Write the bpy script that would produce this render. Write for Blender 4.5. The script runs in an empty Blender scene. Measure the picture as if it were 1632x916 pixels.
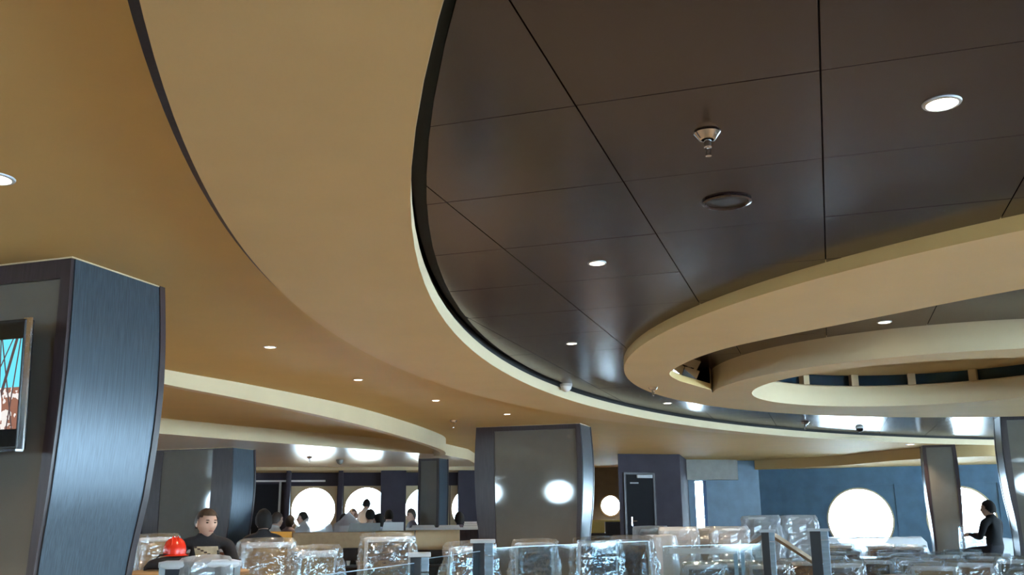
import bpy, bmesh, math, random
from mathutils import Vector, Matrix, noise
random.seed(7)
PI = math.pi
scene = bpy.context.scene
COL = scene.collection

# ------------------------------------------------------------------ camera, sky, exposure
EYE = 1.18
F_PX, YAW, PITCH, ROLL = 1512.0, 0.3154, 0.2384, -0.009
fwd = Vector((-math.sin(YAW) * math.cos(PITCH), math.cos(YAW) * math.cos(PITCH), math.sin(PITCH)))
rt = Vector((math.cos(YAW), math.sin(YAW), 0))
up = rt.cross(fwd)
r2 = rt * math.cos(ROLL) + up * math.sin(ROLL)
u2 = -rt * math.sin(ROLL) + up * math.cos(ROLL)
cam_data = bpy.data.cameras.new('camera')
cam_data.sensor_fit = 'HORIZONTAL'
cam_data.sensor_width = 36.0
cam_data.lens = 36.0 * F_PX / 1632.0
cam_data.clip_start = 0.05
cam_data.clip_end = 300
cam = bpy.data.objects.new('camera', cam_data)
COL.objects.link(cam)
cam.matrix_world = Matrix(((r2.x, u2.x, -fwd.x, 0), (r2.y, u2.y, -fwd.y, 0), (r2.z, u2.z, -fwd.z, EYE), (0, 0, 0, 1)))
scene.camera = cam

world = bpy.data.worlds.new('sky')
scene.world = world
world.use_nodes = True
bg = world.node_tree.nodes['Background']
bg.inputs['Color'].default_value = (0.62, 0.84, 1.0, 1)     # pale hazy daylight over the sea
bg.inputs['Strength'].default_value = 48.0

vs = scene.view_settings
vs.view_transform = 'Standard'
vs.look = 'None'
vs.gamma = 1.0
vs.use_curve_mapping = False
vs.exposure = 0.0
LAMP_W = 21.0          # watts of one warm ceiling downlight
LAMP_COL = (1.0, 0.76, 0.50)

# ------------------------------------------------------------------ materials
def mat(name, col, rough=0.6, metal=0.0, spec=0.5, var=0.06, scale=6.0, stretch=(1, 1, 1), bump=0.0, bscale=60.0, coat=0.0, emit=None, estr=0.0):
    m = bpy.data.materials.new(name)
    m.use_nodes = True
    nt = m.node_tree
    b = nt.nodes['Principled BSDF']
    b.inputs['Roughness'].default_value = rough
    b.inputs['Metallic'].default_value = metal
    b.inputs['Specular IOR Level'].default_value = spec
    b.inputs['Coat Weight'].default_value = coat
    b.inputs['Coat Roughness'].default_value = 0.05
    tc = nt.nodes.new('ShaderNodeTexCoord')
    mp = nt.nodes.new('ShaderNodeMapping')
    mp.inputs['Scale'].default_value = stretch
    nt.links.new(tc.outputs['Object'], mp.inputs['Vector'])
    nz = nt.nodes.new('ShaderNodeTexNoise')
    nz.inputs['Scale'].default_value = scale
    nz.inputs['Detail'].default_value = 4
    nt.links.new(mp.outputs['Vector'], nz.inputs['Vector'])
    rp = nt.nodes.new('ShaderNodeValToRGB')
    lo = [max(0, c * (1 - var)) for c in col]
    hi = [min(1, c * (1 + var)) for c in col]
    rp.color_ramp.elements[0].position = 0.3
    rp.color_ramp.elements[1].position = 0.7
    rp.color_ramp.elements[0].color = (*lo, 1)
    rp.color_ramp.elements[1].color = (*hi, 1)
    nt.links.new(nz.outputs['Fac'], rp.inputs['Fac'])
    nt.links.new(rp.outputs['Color'], b.inputs['Base Color'])
    if bump > 0:
        n2 = nt.nodes.new('ShaderNodeTexNoise')
        n2.inputs['Scale'].default_value = bscale
        n2.inputs['Detail'].default_value = 3
        nt.links.new(mp.outputs['Vector'], n2.inputs['Vector'])
        bp = nt.nodes.new('ShaderNodeBump')
        bp.inputs['Strength'].default_value = bump
        bp.inputs['Distance'].default_value = 0.01
        nt.links.new(n2.outputs['Fac'], bp.inputs['Height'])
        nt.links.new(bp.outputs['Normal'], b.inputs['Normal'])
    if emit:
        b.inputs['Emission Color'].default_value = (*emit, 1)
        b.inputs['Emission Strength'].default_value = estr
    return m

def clear_mat(name, tint, gloss, fac, rough=0.05, diffuse=0.0, bump=0.0, bscale=20.0):
    """see-through sheet: mostly transparent, with a share of mirror-like and milky reflection"""
    m = bpy.data.materials.new(name)
    m.use_nodes = True
    nt = m.node_tree
    nt.nodes.remove(nt.nodes['Principled BSDF'])
    out = nt.nodes['Material Output']
    tr = nt.nodes.new('ShaderNodeBsdfTransparent')
    tr.inputs['Color'].default_value = (*tint, 1)
    gl = nt.nodes.new('ShaderNodeBsdfGlossy')
    gl.inputs['Color'].default_value = (*gloss, 1)
    gl.inputs['Roughness'].default_value = rough
    top = gl
    if diffuse > 0:
        df = nt.nodes.new('ShaderNodeBsdfDiffuse')
        df.inputs['Color'].default_value = (0.85, 0.9, 0.95, 1)
        tl = nt.nodes.new('ShaderNodeBsdfTranslucent')
        tl.inputs['Color'].default_value = (0.85, 0.9, 0.95, 1)
        m0 = nt.nodes.new('ShaderNodeMixShader')
        nt.links.new(df.outputs[0], m0.inputs[1])
        nt.links.new(tl.outputs[0], m0.inputs[2])
        m1 = nt.nodes.new('ShaderNodeMixShader')
        m1.inputs[0].default_value = diffuse
        nt.links.new(gl.outputs[0], m1.inputs[1])
        nt.links.new(m0.outputs[0], m1.inputs[2])
        top = m1
    mx = nt.nodes.new('ShaderNodeMixShader')
    mx.inputs[0].default_value = fac
    nt.links.new(tr.outputs[0], mx.inputs[1])
    nt.links.new(top.outputs[0], mx.inputs[2])
    nt.links.new(mx.outputs[0], out.inputs['Surface'])
    if bump > 0:
        n2 = nt.nodes.new('ShaderNodeTexNoise')
        n2.inputs['Scale'].default_value = bscale
        tc = nt.nodes.new('ShaderNodeTexCoord')
        nt.links.new(tc.outputs['Object'], n2.inputs['Vector'])
        bp = nt.nodes.new('ShaderNodeBump')
        bp.inputs['Strength'].default_value = bump
        bp.inputs['Distance'].default_value = 0.03
        nt.links.new(n2.outputs['Fac'], bp.inputs['Height'])
        nt.links.new(bp.outputs['Normal'], gl.inputs['Normal'])
    return m

M = dict(
    soffit=mat('tan_paint', (0.63, 0.455, 0.22), 0.75, var=0.03, scale=2),
    soffit_deep=mat('ochre_paint', (0.58, 0.40, 0.15), 0.7, var=0.03, scale=2),
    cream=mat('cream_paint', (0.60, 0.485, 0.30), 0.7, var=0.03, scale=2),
    white_ceil=mat('white_ceiling_paint', (0.8, 0.68, 0.56), 0.28, var=0.03, scale=2),
    panel=mat('dark_ceiling_panel', (0.031, 0.021, 0.022), 0.2, var=0.12, scale=9, bump=0.02, bscale=180),
    gap=mat('black_gap', (0.006, 0.005, 0.005), 0.8),
    wood=mat('dark_stained_veneer', (0.035, 0.024, 0.027), 0.3, var=0.25, scale=5, stretch=(12, 12, 0.7), bump=0.05, bscale=40),
    side=mat('brushed_slate_veneer', (0.05, 0.075, 0.10), 0.28, metal=0.4, spec=0.8, var=0.3, scale=6, stretch=(25, 25, 0.6), bump=0.06, bscale=30),
    glassp=mat('taupe_back_painted_glass', (0.135, 0.127, 0.11), 0.04, var=0.03, coat=0.3),
    wall_glow=mat('dark_wall_glow_tint', (0.06, 0.13, 0.21), 0.45, var=0.15, scale=3),  # dark wall with the blue window glow painted into its colour
    wall_dark=mat('dark_plum_wall', (0.045, 0.04, 0.055), 0.75, spec=0.25, var=0.12, scale=3),
    floor=mat('tan_carpet', (0.40, 0.33, 0.25), 0.9, var=0.25, scale=14),
    steel=mat('chrome', (0.75, 0.75, 0.76), 0.12, metal=1.0, var=0.02),
    mirror=mat('mirror', (0.8, 0.8, 0.84), 0.02, metal=1.0, var=0.01),
    white=mat('white_plastic', (0.75, 0.75, 0.73), 0.4, var=0.02),
    black=mat('black_plastic', (0.01, 0.01, 0.011), 0.25, var=0.1),
    lamp=mat('lit_lamp', (1, 0.95, 0.85), 0.5, emit=(1.0, 0.86, 0.66), estr=22.0),
    blueglass=mat('dark_blue_glass', (0.01, 0.035, 0.06), 0.05, var=0.3, scale=2),
    pane=clear_mat('window_glass', (0.96, 0.98, 1.0), (1, 1, 1), 0.06, 0.0),
    glass=clear_mat('railing_glass', (0.85, 0.92, 0.95), (0.9, 0.97, 1), 0.025, 0.06),
    film=clear_mat('clear_plastic_film', (0.88, 0.92, 0.95), (0.9, 0.97, 1), 0.34, 0.10, diffuse=0.3, bump=0.5, bscale=22),
    film_milky=clear_mat('milky_plastic_film', (0.9, 0.93, 0.96), (0.9, 0.97, 1), 0.72, 0.15, diffuse=0.8, bump=0.6, bscale=16),
    frame=mat('pale_grey_frame', (0.5, 0.56, 0.6), 0.35, var=0.05),
    brown=mat('brown_leather', (0.16, 0.07, 0.04), 0.45, var=0.15, scale=12, bump=0.1),
    tanup=mat('tan_upholstery', (0.32, 0.22, 0.12), 0.6, var=0.1, scale=12),
    slate=mat('slate_upholstery', (0.05, 0.06, 0.075), 0.5, var=0.1, scale=12),
    greyup=mat('grey_upholstery', (0.26, 0.26, 0.25), 0.7, var=0.08),
    whitetop=mat('white_laminate', (0.75, 0.77, 0.78), 0.3, var=0.02),
    tantop=mat('tan_laminate', (0.42, 0.3, 0.18), 0.4, var=0.06),
    orange=mat('orange_panel', (0.75, 0.33, 0.03), 0.4, var=0.05),  # plain orange front of the counter end
    yellow=mat('yellow_laminate', (0.8, 0.62, 0.16), 0.4, var=0.03),
    olive=mat('olive_brown_upholstery', (0.2, 0.15, 0.06), 0.55, var=0.35, scale=2.2),
    postdark=mat('dark_post', (0.02, 0.025, 0.03), 0.35, var=0.1),
    postblue=mat('brushed_metal_post', (0.3, 0.42, 0.52), 0.3, metal=0.6, var=0.1, stretch=(1, 1, 8)),
    doorblack=mat('matt_black_door', (0.008, 0.009, 0.013), 0.7, spec=0.2),
    sheetw=mat('white_plastic_sheet', (0.8, 0.83, 0.86), 0.25, var=0.04, scale=8, bump=0.4, bscale=18),
    red=mat('red_gloss', (0.62, 0.03, 0.012), 0.25, var=0.05),
    skin=mat('skin', (0.56, 0.36, 0.27), 0.5, var=0.05, scale=20),
    hairb=mat('dark_hair', (0.005, 0.004, 0.004), 0.8, var=0.3, scale=60),
    hairbr=mat('brown_hair', (0.045, 0.028, 0.02), 0.5, var=0.3, scale=60),
    knit=mat('black_knit', (0.009, 0.01, 0.014), 0.85, var=0.2, scale=60),
    denim=mat('dark_trousers', (0.018, 0.02, 0.03), 0.8, var=0.2, scale=60),
    wshirt=mat('white_shirt', (0.7, 0.68, 0.66), 0.8, var=0.05),
    bshirt=mat('beige_shirt', (0.48, 0.42, 0.36), 0.8, var=0.05),
    gshirt=mat('grey_shirt', (0.3, 0.31, 0.33), 0.8, var=0.05),
    pshirt=mat('plum_shirt', (0.1, 0.08, 0.1), 0.8, var=0.05),
    navy=mat('navy_jacket', (0.02, 0.035, 0.06), 0.7, var=0.1),
    eye=mat('eye_dark', (0.02, 0.015, 0.012), 0.2),
    lips=mat('lips', (0.4, 0.18, 0.15), 0.5),
    print=mat('tan_print', (0.42, 0.36, 0.24), 0.7, var=0.3, scale=14),
)

# ------------------------------------------------------------------ mesh helpers
class MB:
    def __init__(s):
        s.v = []; s.f = []; s.mi = []; s.m = 0
    def add(s, vs_, fs):
        o = len(s.v)
        s.v += [tuple(p) for p in vs_]
        for f in fs:
            s.f.append([o + i for i in f]); s.mi.append(s.m)
        return s
    def box(s, x0, x1, y0, y1, z0, z1):
        return s.add([(x0, y0, z0), (x1, y0, z0), (x1, y1, z0), (x0, y1, z0), (x0, y0, z1), (x1, y0, z1), (x1, y1, z1), (x0, y1, z1)],
                     [(0, 3, 2, 1), (4, 5, 6, 7), (0, 1, 5, 4), (1, 2, 6, 5), (2, 3, 7, 6), (3, 0, 4, 7)])
    def loft(s, loops, cap=True, close=False):
        n = len(loops[0]); vs_ = [p for l in loops for p in l]; fs = []
        k = len(loops)
        for a in range(k if close else k - 1):
            b = (a + 1) % k
            for i in range(n):
                j = (i + 1) % n
                fs.append((a * n + i, a * n + j, b * n + j, b * n + i))
        if cap and not close:
            fs.append(tuple(range(n - 1, -1, -1)))
            fs.append(tuple((k - 1) * n + i for i in range(n)))
        return s.add(vs_, fs)
    def lathe(s, prof, c=(0, 0, 0), n=24, cap=True):
        loops = [[(c[0] + r * math.cos(2 * PI * i / n), c[1] + r * math.sin(2 * PI * i / n), c[2] + z) for i in range(n)] for r, z in prof]
        return s.loft(loops, cap)
    def tube(s, pts, rad, n=8, cap=True):
        pts = [Vector(p) for p in pts]
        if not isinstance(rad, (list, tuple)): rad = [rad] * len(pts)
        loops = []; ref = None
        for i, p in enumerate(pts):
            t = (pts[min(i + 1, len(pts) - 1)] - pts[max(i - 1, 0)]).normalized()
            if ref is None: ref = Vector((0, 0, 1)) if abs(t.z) < 0.9 else Vector((1, 0, 0))
            a = t.cross(ref).normalized(); b = a.cross(t).normalized(); ref = b
            loops.append([tuple(p + (a * math.cos(2 * PI * k / n) + b * math.sin(2 * PI * k / n)) * rad[i]) for k in range(n)])
        return s.loft(loops, cap)
    def prism(s, poly, z0, z1):
        n = len(poly)
        return s.add([(x, y, z0) for x, y in poly] + [(x, y, z1) for x, y in poly],
                     [tuple(range(n - 1, -1, -1)), tuple(range(n, 2 * n))] + [(i, (i + 1) % n, n + (i + 1) % n, n + i) for i in range(n)])
    def bar(s, p, q, w, h):
        """straight rectangular bar from p to q"""
        p, q = Vector(p), Vector(q); t = (q - p).normalized()
        ref = Vector((0, 0, 1)) if abs(t.z) < 0.95 else Vector((1, 0, 0))
        a = t.cross(ref).normalized() * (w / 2); b = a.cross(t).normalized() * (h / 2)
        return s.loft([[tuple(e + a + b), tuple(e - a + b), tuple(e - a - b), tuple(e + a - b)] for e in (p, q)])
    def build(s, name, mats, parent=None, smooth=False, fix=True, bevel=0.0):
        me = bpy.data.meshes.new(name)
        me.from_pydata(s.v, [], s.f)
        if not isinstance(mats, (list, tuple)): mats = [mats]
        for m in mats: me.materials.append(m)
        if len(mats) > 1:
            for p, i in zip(me.polygons, s.mi): p.material_index = i
        if fix or bevel:
            b = bmesh.new(); b.from_mesh(me)
            if fix: bmesh.ops.recalc_face_normals(b, faces=b.faces)
            if bevel:
                bmesh.ops.bevel(b, geom=list(b.edges), offset=bevel, segments=2, affect='EDGES', profile=0.6)
            b.to_mesh(me); b.free()
        if smooth:
            me.polygons.foreach_set('use_smooth', [True] * len(me.polygons))
            me.set_sharp_from_angle(angle=math.radians(40))
        me.update()
        o = bpy.data.objects.new(name, me)
        COL.objects.link(o)
        if parent: o.parent = parent
        return o

def tag(o, label=None, cat=None, group=None, kind=None):
    if label: o['label'] = label
    if cat: o['category'] = cat
    if group: o['group'] = group
    if kind: o['kind'] = kind
    return o
def empty(name, loc=(0, 0, 0), rz=0.0, label=None, cat=None, group=None):
    o = bpy.data.objects.new(name, None)
    COL.objects.link(o)
    o.location = loc; o.rotation_euler = (0, 0, rz)
    return tag(o, label, cat, group)
def copy_tree(o, parent=None):
    c = o.copy(); COL.objects.link(c); c.parent = parent
    for ch in list(o.children): copy_tree(ch, c)
    return c
def circ(cx, cy, r, n, a0=0.0, a1=2 * PI, end=False):
    return [(cx + r * math.cos(a0 + (a1 - a0) * i / n), cy + r * math.sin(a0 + (a1 - a0) * i / n)) for i in range(n + (1 if end else 0))]
def spline(pts, per=8, closed=False):
    out = []; n = len(pts)
    for i in range(n if closed else n - 1):
        g = lambda k: Vector(pts[k % n] if closed else pts[min(max(k, 0), n - 1)])
        p0, p1, p2, p3 = g(i - 1), g(i), g(i + 1), g(i + 2)
        for k in range(per):
            t = k / per
            out.append(tuple(0.5 * ((2 * p1) + (-p0 + p2) * t + (2 * p0 - 5 * p1 + 4 * p2 - p3) * t * t + (-p0 + 3 * p1 - 3 * p2 + p3) * t ** 3)))
    if not closed: out.append(tuple(pts[-1]))
    return out
def clip_half(poly, nx, ny, d):
    """keep the part of a convex polygon where nx*x + ny*y >= d"""
    out = []
    for i in range(len(poly)):
        p, q = poly[i], poly[(i + 1) % len(poly)]
        a = nx * p[0] + ny * p[1] - d; b = nx * q[0] + ny * q[1] - d
        if a >= 0: out.append(p)
        if a * b < 0:
            t = a / (a - b); out.append((p[0] + (q[0] - p[0]) * t, p[1] + (q[1] - p[1]) * t))
    return out

# ================================================================== THE SETTING
Z_DARK, Z_S1, Z_S2, Z_LOW, Z_REC, Z_CAN = 2.75, 2.60, 2.645, 2.42, 2.94, 2.66
OC, OR = (12.4, 10.05), 15.45          # big round opening that shows the dark panels
C2, C2R = (10.18, 9.52), 14.11         # outer edge of the lowered tan band
RC, RR = (3.95, 10.77), 5.99           # round tan canopy hanging under the dark panels
HC, HR = (1.25, 12.25), 2.085           # round well in the canopy
IC, IR = (1.47, 12.50), 2.825           # collar of the well
XL, XR, YB, YF, ZT = -17.0, 12.0, -8.0, 29.5, 3.4

def struct(o):
    o['kind'] = 'structure'
    return o
def fill2d(loops, z, name, m, parent=None):
    """flat sheet bounded by the first loop, with the other loops as holes"""
    b = bmesh.new()
    edges = []
    for l in loops:
        vs_ = [b.verts.new((x, y, z)) for x, y in l]
        for i in range(len(vs_)): edges.append(b.edges.new((vs_[i], vs_[(i + 1) % len(vs_)])))
    bmesh.ops.triangle_fill(b, use_beauty=True, use_dissolve=False, edges=edges)
    for f in b.faces:
        if f.normal.z > 0: f.normal_flip()
    me = bpy.data.meshes.new(name); b.to_mesh(me); b.free()
    me.materials.append(m)
    o = bpy.data.objects.new(name, me); COL.objects.link(o)
    if parent: o.parent = parent
    return o
def ribbon(path, z0, z1, name, m, parent=None, closed=False, smooth=True):
    mb = MB(); n = len(path)
    mb.add([(x, y, z0) for x, y in path] + [(x, y, z1) for x, y in path],
           [(i, (i + 1) % n, n + (i + 1) % n, n + i) for i in range(n if closed else n - 1)])
    return mb.build(name, m, parent, smooth=smooth, fix=False)

# ---- floor and the shell above the ceilings
PIT = -0.38                                   # the window side of the hall lies a few steps lower
PX0, PX1, PY0, PY1 = -3.2, XR, 13.2, 26.99
mb = MB()
for (xa, xb, ya, yb) in ((XL - 1, PX0, YB - 1, YF + 1), (PX0, XR + 1, YB - 1, PY0), (PX0, XR + 1, PY1, YF + 1)):
    mb.box(xa, xb, ya, yb, PIT - 0.2, 0.0)
mb.box(PX0, PX1 + 1, PY0, PY1, PIT - 0.2, PIT)
struct(mb.build('floor', M['floor']))
struct(MB().box(XL - 1, XR + 1, YB - 1, YF + 1, ZT, ZT + 0.1).build('ceiling_deck', M['gap']))

# ---- walls with portholes
win_no = [0]
def wall(name, p, q, m, holes=(), z0=0.0, z1=ZT, cell_mat=None, thick=0.3, mull=False):
    """vertical wall from p to q; holes = (distance along, height, radius, half cell)"""
    p, q = Vector(p), Vector(q); L = (q - p).length; u = (q - p) / L
    nrm = Vector((u.y, -u.x))                       # right hand side of p->q is the room
    P = lambda s, z, d=0.0: (p.x + u.x * s - nrm.x * d, p.y + u.y * s - nrm.y * d, z)
    mb = MB()
    def quad(s0, s1, a, b): mb.add([P(s0, a), P(s1, a), P(s1, b), P(s0, b)], [(0, 1, 2, 3)])
    if not holes: quad(0, L, z0, z1)
    else:
        zl = holes[0][1] - holes[0][3]; zh = holes[0][1] + holes[0][3]
        quad(0, L, z0, zl); quad(0, L, zh, z1)
        s = 0
        for h in holes:
            quad(s, h[0] - h[3], zl, zh); s = h[0] + h[3]
        quad(s, L, zl, zh)
    # outer skin so that the wall has a body
    if not holes: mb.add([P(0, z0, thick), P(L, z0, thick), P(L, z1, thick), P(0, z1, thick)], [(3, 2, 1, 0)])
    w = struct(mb.build(name, m, fix=False))
    for h in holes:
        win_no[0] += 1
        n = 48; cs = []; sq = []
        for i in range(n):
            a = 2 * PI * i / n + PI / 4; c_, s_ = math.cos(a), math.sin(a)
            k = h[3] / max(abs(c_), abs(s_))
            cs.append((h[0] + h[2] * c_, h[1] + h[2] * s_)); sq.append((h[0] + k * c_, h[1] + k * s_))
        cb = MB()
        cb.add([P(a, b, 0.03) for a, b in cs] + [P(a, b, 0.03) for a, b in sq], [(i, (i + 1) % n, n + (i + 1) % n, n + i) for i in range(n)])
        cb.add([P(a, b, 0.0) for a, b in sq[::12]] + [P(a, b, 0.03) for a, b in sq[::12]], [(i, (i + 1) % 4, 4 + (i + 1) % 4, 4 + i) for i in range(4)])
        cb.add([P(a, b, 0.03) for a, b in cs] + [P(a, b, thick) for a, b in cs], [(i, (i + 1) % n, n + (i + 1) % n, n + i) for i in range(n)])
        wo = struct(cb.build('window_%d' % win_no[0], cell_mat or m, fix=False))
        fr = MB()
        loops = []
        for (rr, dd) in ((h[2] + 0.03, 0.03), (h[2] + 0.03, 0.012), (h[2] - 0.015, 0.012), (h[2] - 0.015, 0.03)):
            loops.append([P(h[0] + rr * math.cos(2 * PI * i / n), h[1] + rr * math.sin(2 * PI * i / n), dd) for i in range(n)])
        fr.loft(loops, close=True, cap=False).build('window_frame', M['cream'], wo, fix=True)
        MB().add([P(a, b, thick * 0.6) for a, b in cs], [tuple(range(n))]).build('pane', M['pane'], wo, fix=False)
    return w
DIR = (0.898, 0.44)
fl = lambda s: (-10.56 + 0.898 * s, 21.55 + 0.44 * s)          # along the far left window wall
ORG = fl(-7.2)
wall('wall_far_left', ORG, fl(4.75), M['wall_dark'],
     [(7.2 + s, 1.42, 0.53, 0.56) for s in (-1.52, -0.24, 1.22, 2.36)], cell_mat=M['cream'])
for k, (sa, sb, zb, m_) in enumerate(((0.09, 0.70, ZT, 'wall_dark'), (1.98, 2.95, ZT, 'wall_dark'), (-0.93, -0.82, ZT, 'wall_dark'), (-2.16, -2.06, ZT, 'wall_dark'))):
    a, b = Vector(fl(sa)), Vector(fl(sb)); o_ = Vector((0.44, -0.898)) * 0.3
    struct(MB().prism([tuple(a), tuple(a + o_), tuple(b + o_), tuple(b)], 0, zb).build('trim_%d' % (10 + k), M[m_]))
d2 = struct(empty('door_2', (*(Vector(fl(-3.0)) + Vector((0.44, -0.898)) * 0.01), 0), math.atan2(0.44, 0.898)))
MB().box(0.05, 0.66, -0.05, 0.0, 0, 2.03).build('door_leaf', M['doorblack'], d2)
MB().box(0, 0.05, -0.07, 0.0, 0, 2.08).build('door_frame', M['frame'], d2)
MB().box(0.66, 0.71, -0.07, 0.0, 0, 2.08).build('door_frame', M['frame'], d2)
MB().box(-0.05, 1.75, -0.09, 0.0, 2.08, 2.12).build('light_ledge', M['whitetop'], d2)
wall('wall_left', (XL, YB), ORG, M['wall_dark'], [(6 + 6.4 * k, 1.5, 0.6, 0.75) for k in range(3)], cell_mat=M['cream'])
wall('wall_back', (XR, YB), (XL, YB), M['wall_dark'], [(12 - x, 1.75, 0.62, 0.75) for x in (10.6, 7.6, -4.4, -7.4, -10.4, -13.4)], cell_mat=M['cream'])
wall('wall_right', (XR, 27.0), (XR, YB), M['wall_glow'], [(2.0 + 2.4 * k, 1.35, 1.0, 1.1) for k in range(14)], z0=-0.4)
wall('wall_far_right', (-1.82, 27.0), (XR, 27.0), M['wall_glow'],
     [(1.82 + x, 1.05, 0.80, 0.9) for x in (0.68, 3.1, 5.9, 8.7)], z0=-0.4)
wall('wall_corridor_end', (-9.5, 28.6), (-4.0, 28.6), M['greyup'], [(3.2, 1.52, 0.3, 0.4)], cell_mat=M['greyup'])
wall('wall_corridor_side', fl(4.75), (-9.5, 28.6), M['wall_dark'])
# block with the service door
blk = [(-4.74, 22.51), (-3.40, 23.35), (-3.6, 26.3), (-5.1, 29.0)]
struct(MB().prism(blk, 0, ZT).build('wall_block', M['wall_dark']))
# wall beside it, with a tall slit window
sp, sq_ = Vector((-3.74, 25.73)), Vector((-1.82, 27.0)); su = (sq_ - sp).normalized()
def seg_piece(s0, s1, z0, z1, mb):
    a, b = sp + su * s0, sp + su * s1
    off = Vector((-su.y, su.x)) * 0.2
    mb.loft([[(a.x, a.y, z0), (b.x, b.y, z0), (b.x + off.x, b.y + off.y, z0), (a.x + off.x, a.y + off.y, z0)],
             [(a.x, a.y, z1), (b.x, b.y, z1), (b.x + off.x, b.y + off.y, z1), (a.x + off.x, a.y + off.y, z1)]])
mb = MB(); seg_piece(0, 0.40, 0, ZT, mb); seg_piece(0.40, 0.72, 2.1, ZT, mb); seg_piece(0.40, 0.72, 0, 0.3, mb); seg_piece(0.72, 2.42, -0.4, ZT, mb)
struct(mb.build('wall_slit', M['wall_glow']))
mb = MB(); a, b = sp + su * 0.40, sp + su * 0.72
mb.add([(a.x, a.y + 0.1, 0.3), (b.x, b.y + 0.1, 0.3), (b.x, b.y + 0.1, 2.1), (a.x, a.y + 0.1, 2.1)], [(0, 1, 2, 3)])
struct(mb.build('window_0', M['pane'], fix=False))
mb = MB(); p0 = Vector((-3.62, 25.5)); p1 = p0 + su * 1.55
mb.loft([[(p0.x, p0.y, z), (p1.x, p1.y, z), (p1.x, p1.y + 0.25, z), (p0.x, p0.y + 0.25, z)] for z in (2.12, 2.66)])
struct(mb.build('trim_1', M['greyup']))

# ---- dark panelled ceiling
ceil = struct(fill2d([circ(*OC, OR - 0.002, 128), circ(*RC, RR - 0.2, 96)], 2.79, 'ceiling', M['gap']))
GX, GY, GS = 0.09, 3.36, 0.9165
base = bpy.data.meshes.new('ceiling_panel')
def panel(poly, cx, cy, z, parent, share):
    g = share.get('m')
    full = len(poly) == 4 and abs((max(p[0] for p in poly) - min(p[0] for p in poly)) * (max(p[1] for p in poly) - min(p[1] for p in poly)) - (GS - 0.0056) ** 2) < 1e-4
    if full and g:
        o = bpy.data.objects.new('ceiling_panel', g); COL.objects.link(o); o.parent = parent
    else:
        pl = [(x - cx, y - cy) for x, y in poly]
        ins = [(x * 0.9985, y * 0.9985) for x, y in pl]
        n = len(pl); mb = MB()
        mb.add([(x, y, 0) for x, y in ins] + [(x, y, 0.004) for x, y in pl] + [(x, y, 0.02) for x, y in pl],
               [tuple(range(n - 1, -1, -1))] + [(i, (i + 1) % n, n + (i + 1) % n, n + i) for i in range(n)] + [(n + i, n + (i + 1) % n, 2 * n + (i + 1) % n, 2 * n + i) for i in range(n)])
        o = mb.build('ceiling_panel', M['panel'], parent)
        if full: share['m'] = o.data
    o.location = (cx, cy, z)
    o.rotation_euler = (random.uniform(-1, 1) * 0.0016, random.uniform(-1, 1) * 0.0016, 0)
share = {}
for i in range(-4, 7):
    for j in range(-4, 24):
        x0, y0 = GX + i * GS, GY + j * GS
        cx, cy = x0 + GS / 2, y0 + GS / 2
        e = 0.0028
        poly = [(x0 + e, y0 + e), (x0 + GS - e, y0 + e), (x0 + GS - e, y0 + GS - e), (x0 + e, y0 + GS - e)]
        d = math.hypot(cx - OC[0], cy - OC[1])
        if d > OR + 0.6: continue
        if d > OR - 1.0:                                   # trim along the round opening, leaving a shadow gap
            for k in (-0.03, 0.0, 0.03):
                a = math.atan2(cy - OC[1], cx - OC[0]) + k
                nx, ny = -math.cos(a), -math.sin(a)
                poly = clip_half(poly, nx, ny, nx * OC[0] + ny * OC[1] - (OR - 0.075))
                if len(poly) < 3: break
        if len(poly) < 3: continue
        d = math.hypot(cx - RC[0], cy - RC[1])
        if d < RR - 0.75: continue
        if d < RR + 0.75:
            nx, ny = (cx - RC[0]) / d, (cy - RC[1]) / d
            poly = clip_half(poly, nx, ny, nx * RC[0] + ny * RC[1] + RR - 0.05)
        if len(poly) < 3: continue
        ar = 0.5 * abs(sum(poly[k][0] * poly[(k + 1) % len(poly)][1] - poly[(k + 1) % len(poly)][0] * poly[k][1] for k in range(len(poly))))
        if ar < 0.006: continue
        panel(poly, cx, cy, Z_DARK, ceil, share)

# ---- upper tan soffit around the opening
n = 180; inn = []; out = []
for i in range(n):
    a = 2 * PI * i / n; c_, s_ = math.cos(a), math.sin(a)
    t = 1e9
    if c_ > 1e-9: t = min(t, (XR - OC[0]) / c_ if XR > OC[0] else 0)
    if c_ < -1e-9: t = min(t, (XL - OC[0]) / c_)
    if s_ > 1e-9: t = min(t, (YF - OC[1]) / s_)
    if s_ < -1e-9: t = min(t, (YB - OC[1]) / s_)
    t = max(t, OR)
    inn.append((OC[0] + OR * c_, OC[1] + OR * s_)); out.append((OC[0] + t * c_, OC[1] + t * s_))
mb = MB()
for i in range(n):
    j = (i + 1) % n
    mb.add([(*inn[i], Z_S2), (*inn[j], Z_S2), (*out[j], Z_S2), (*out[i], Z_S2)], [(0, 1, 2, 3)])
sof = struct(mb.build('ceiling_soffit', M['soffit_deep'], fix=False))
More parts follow.
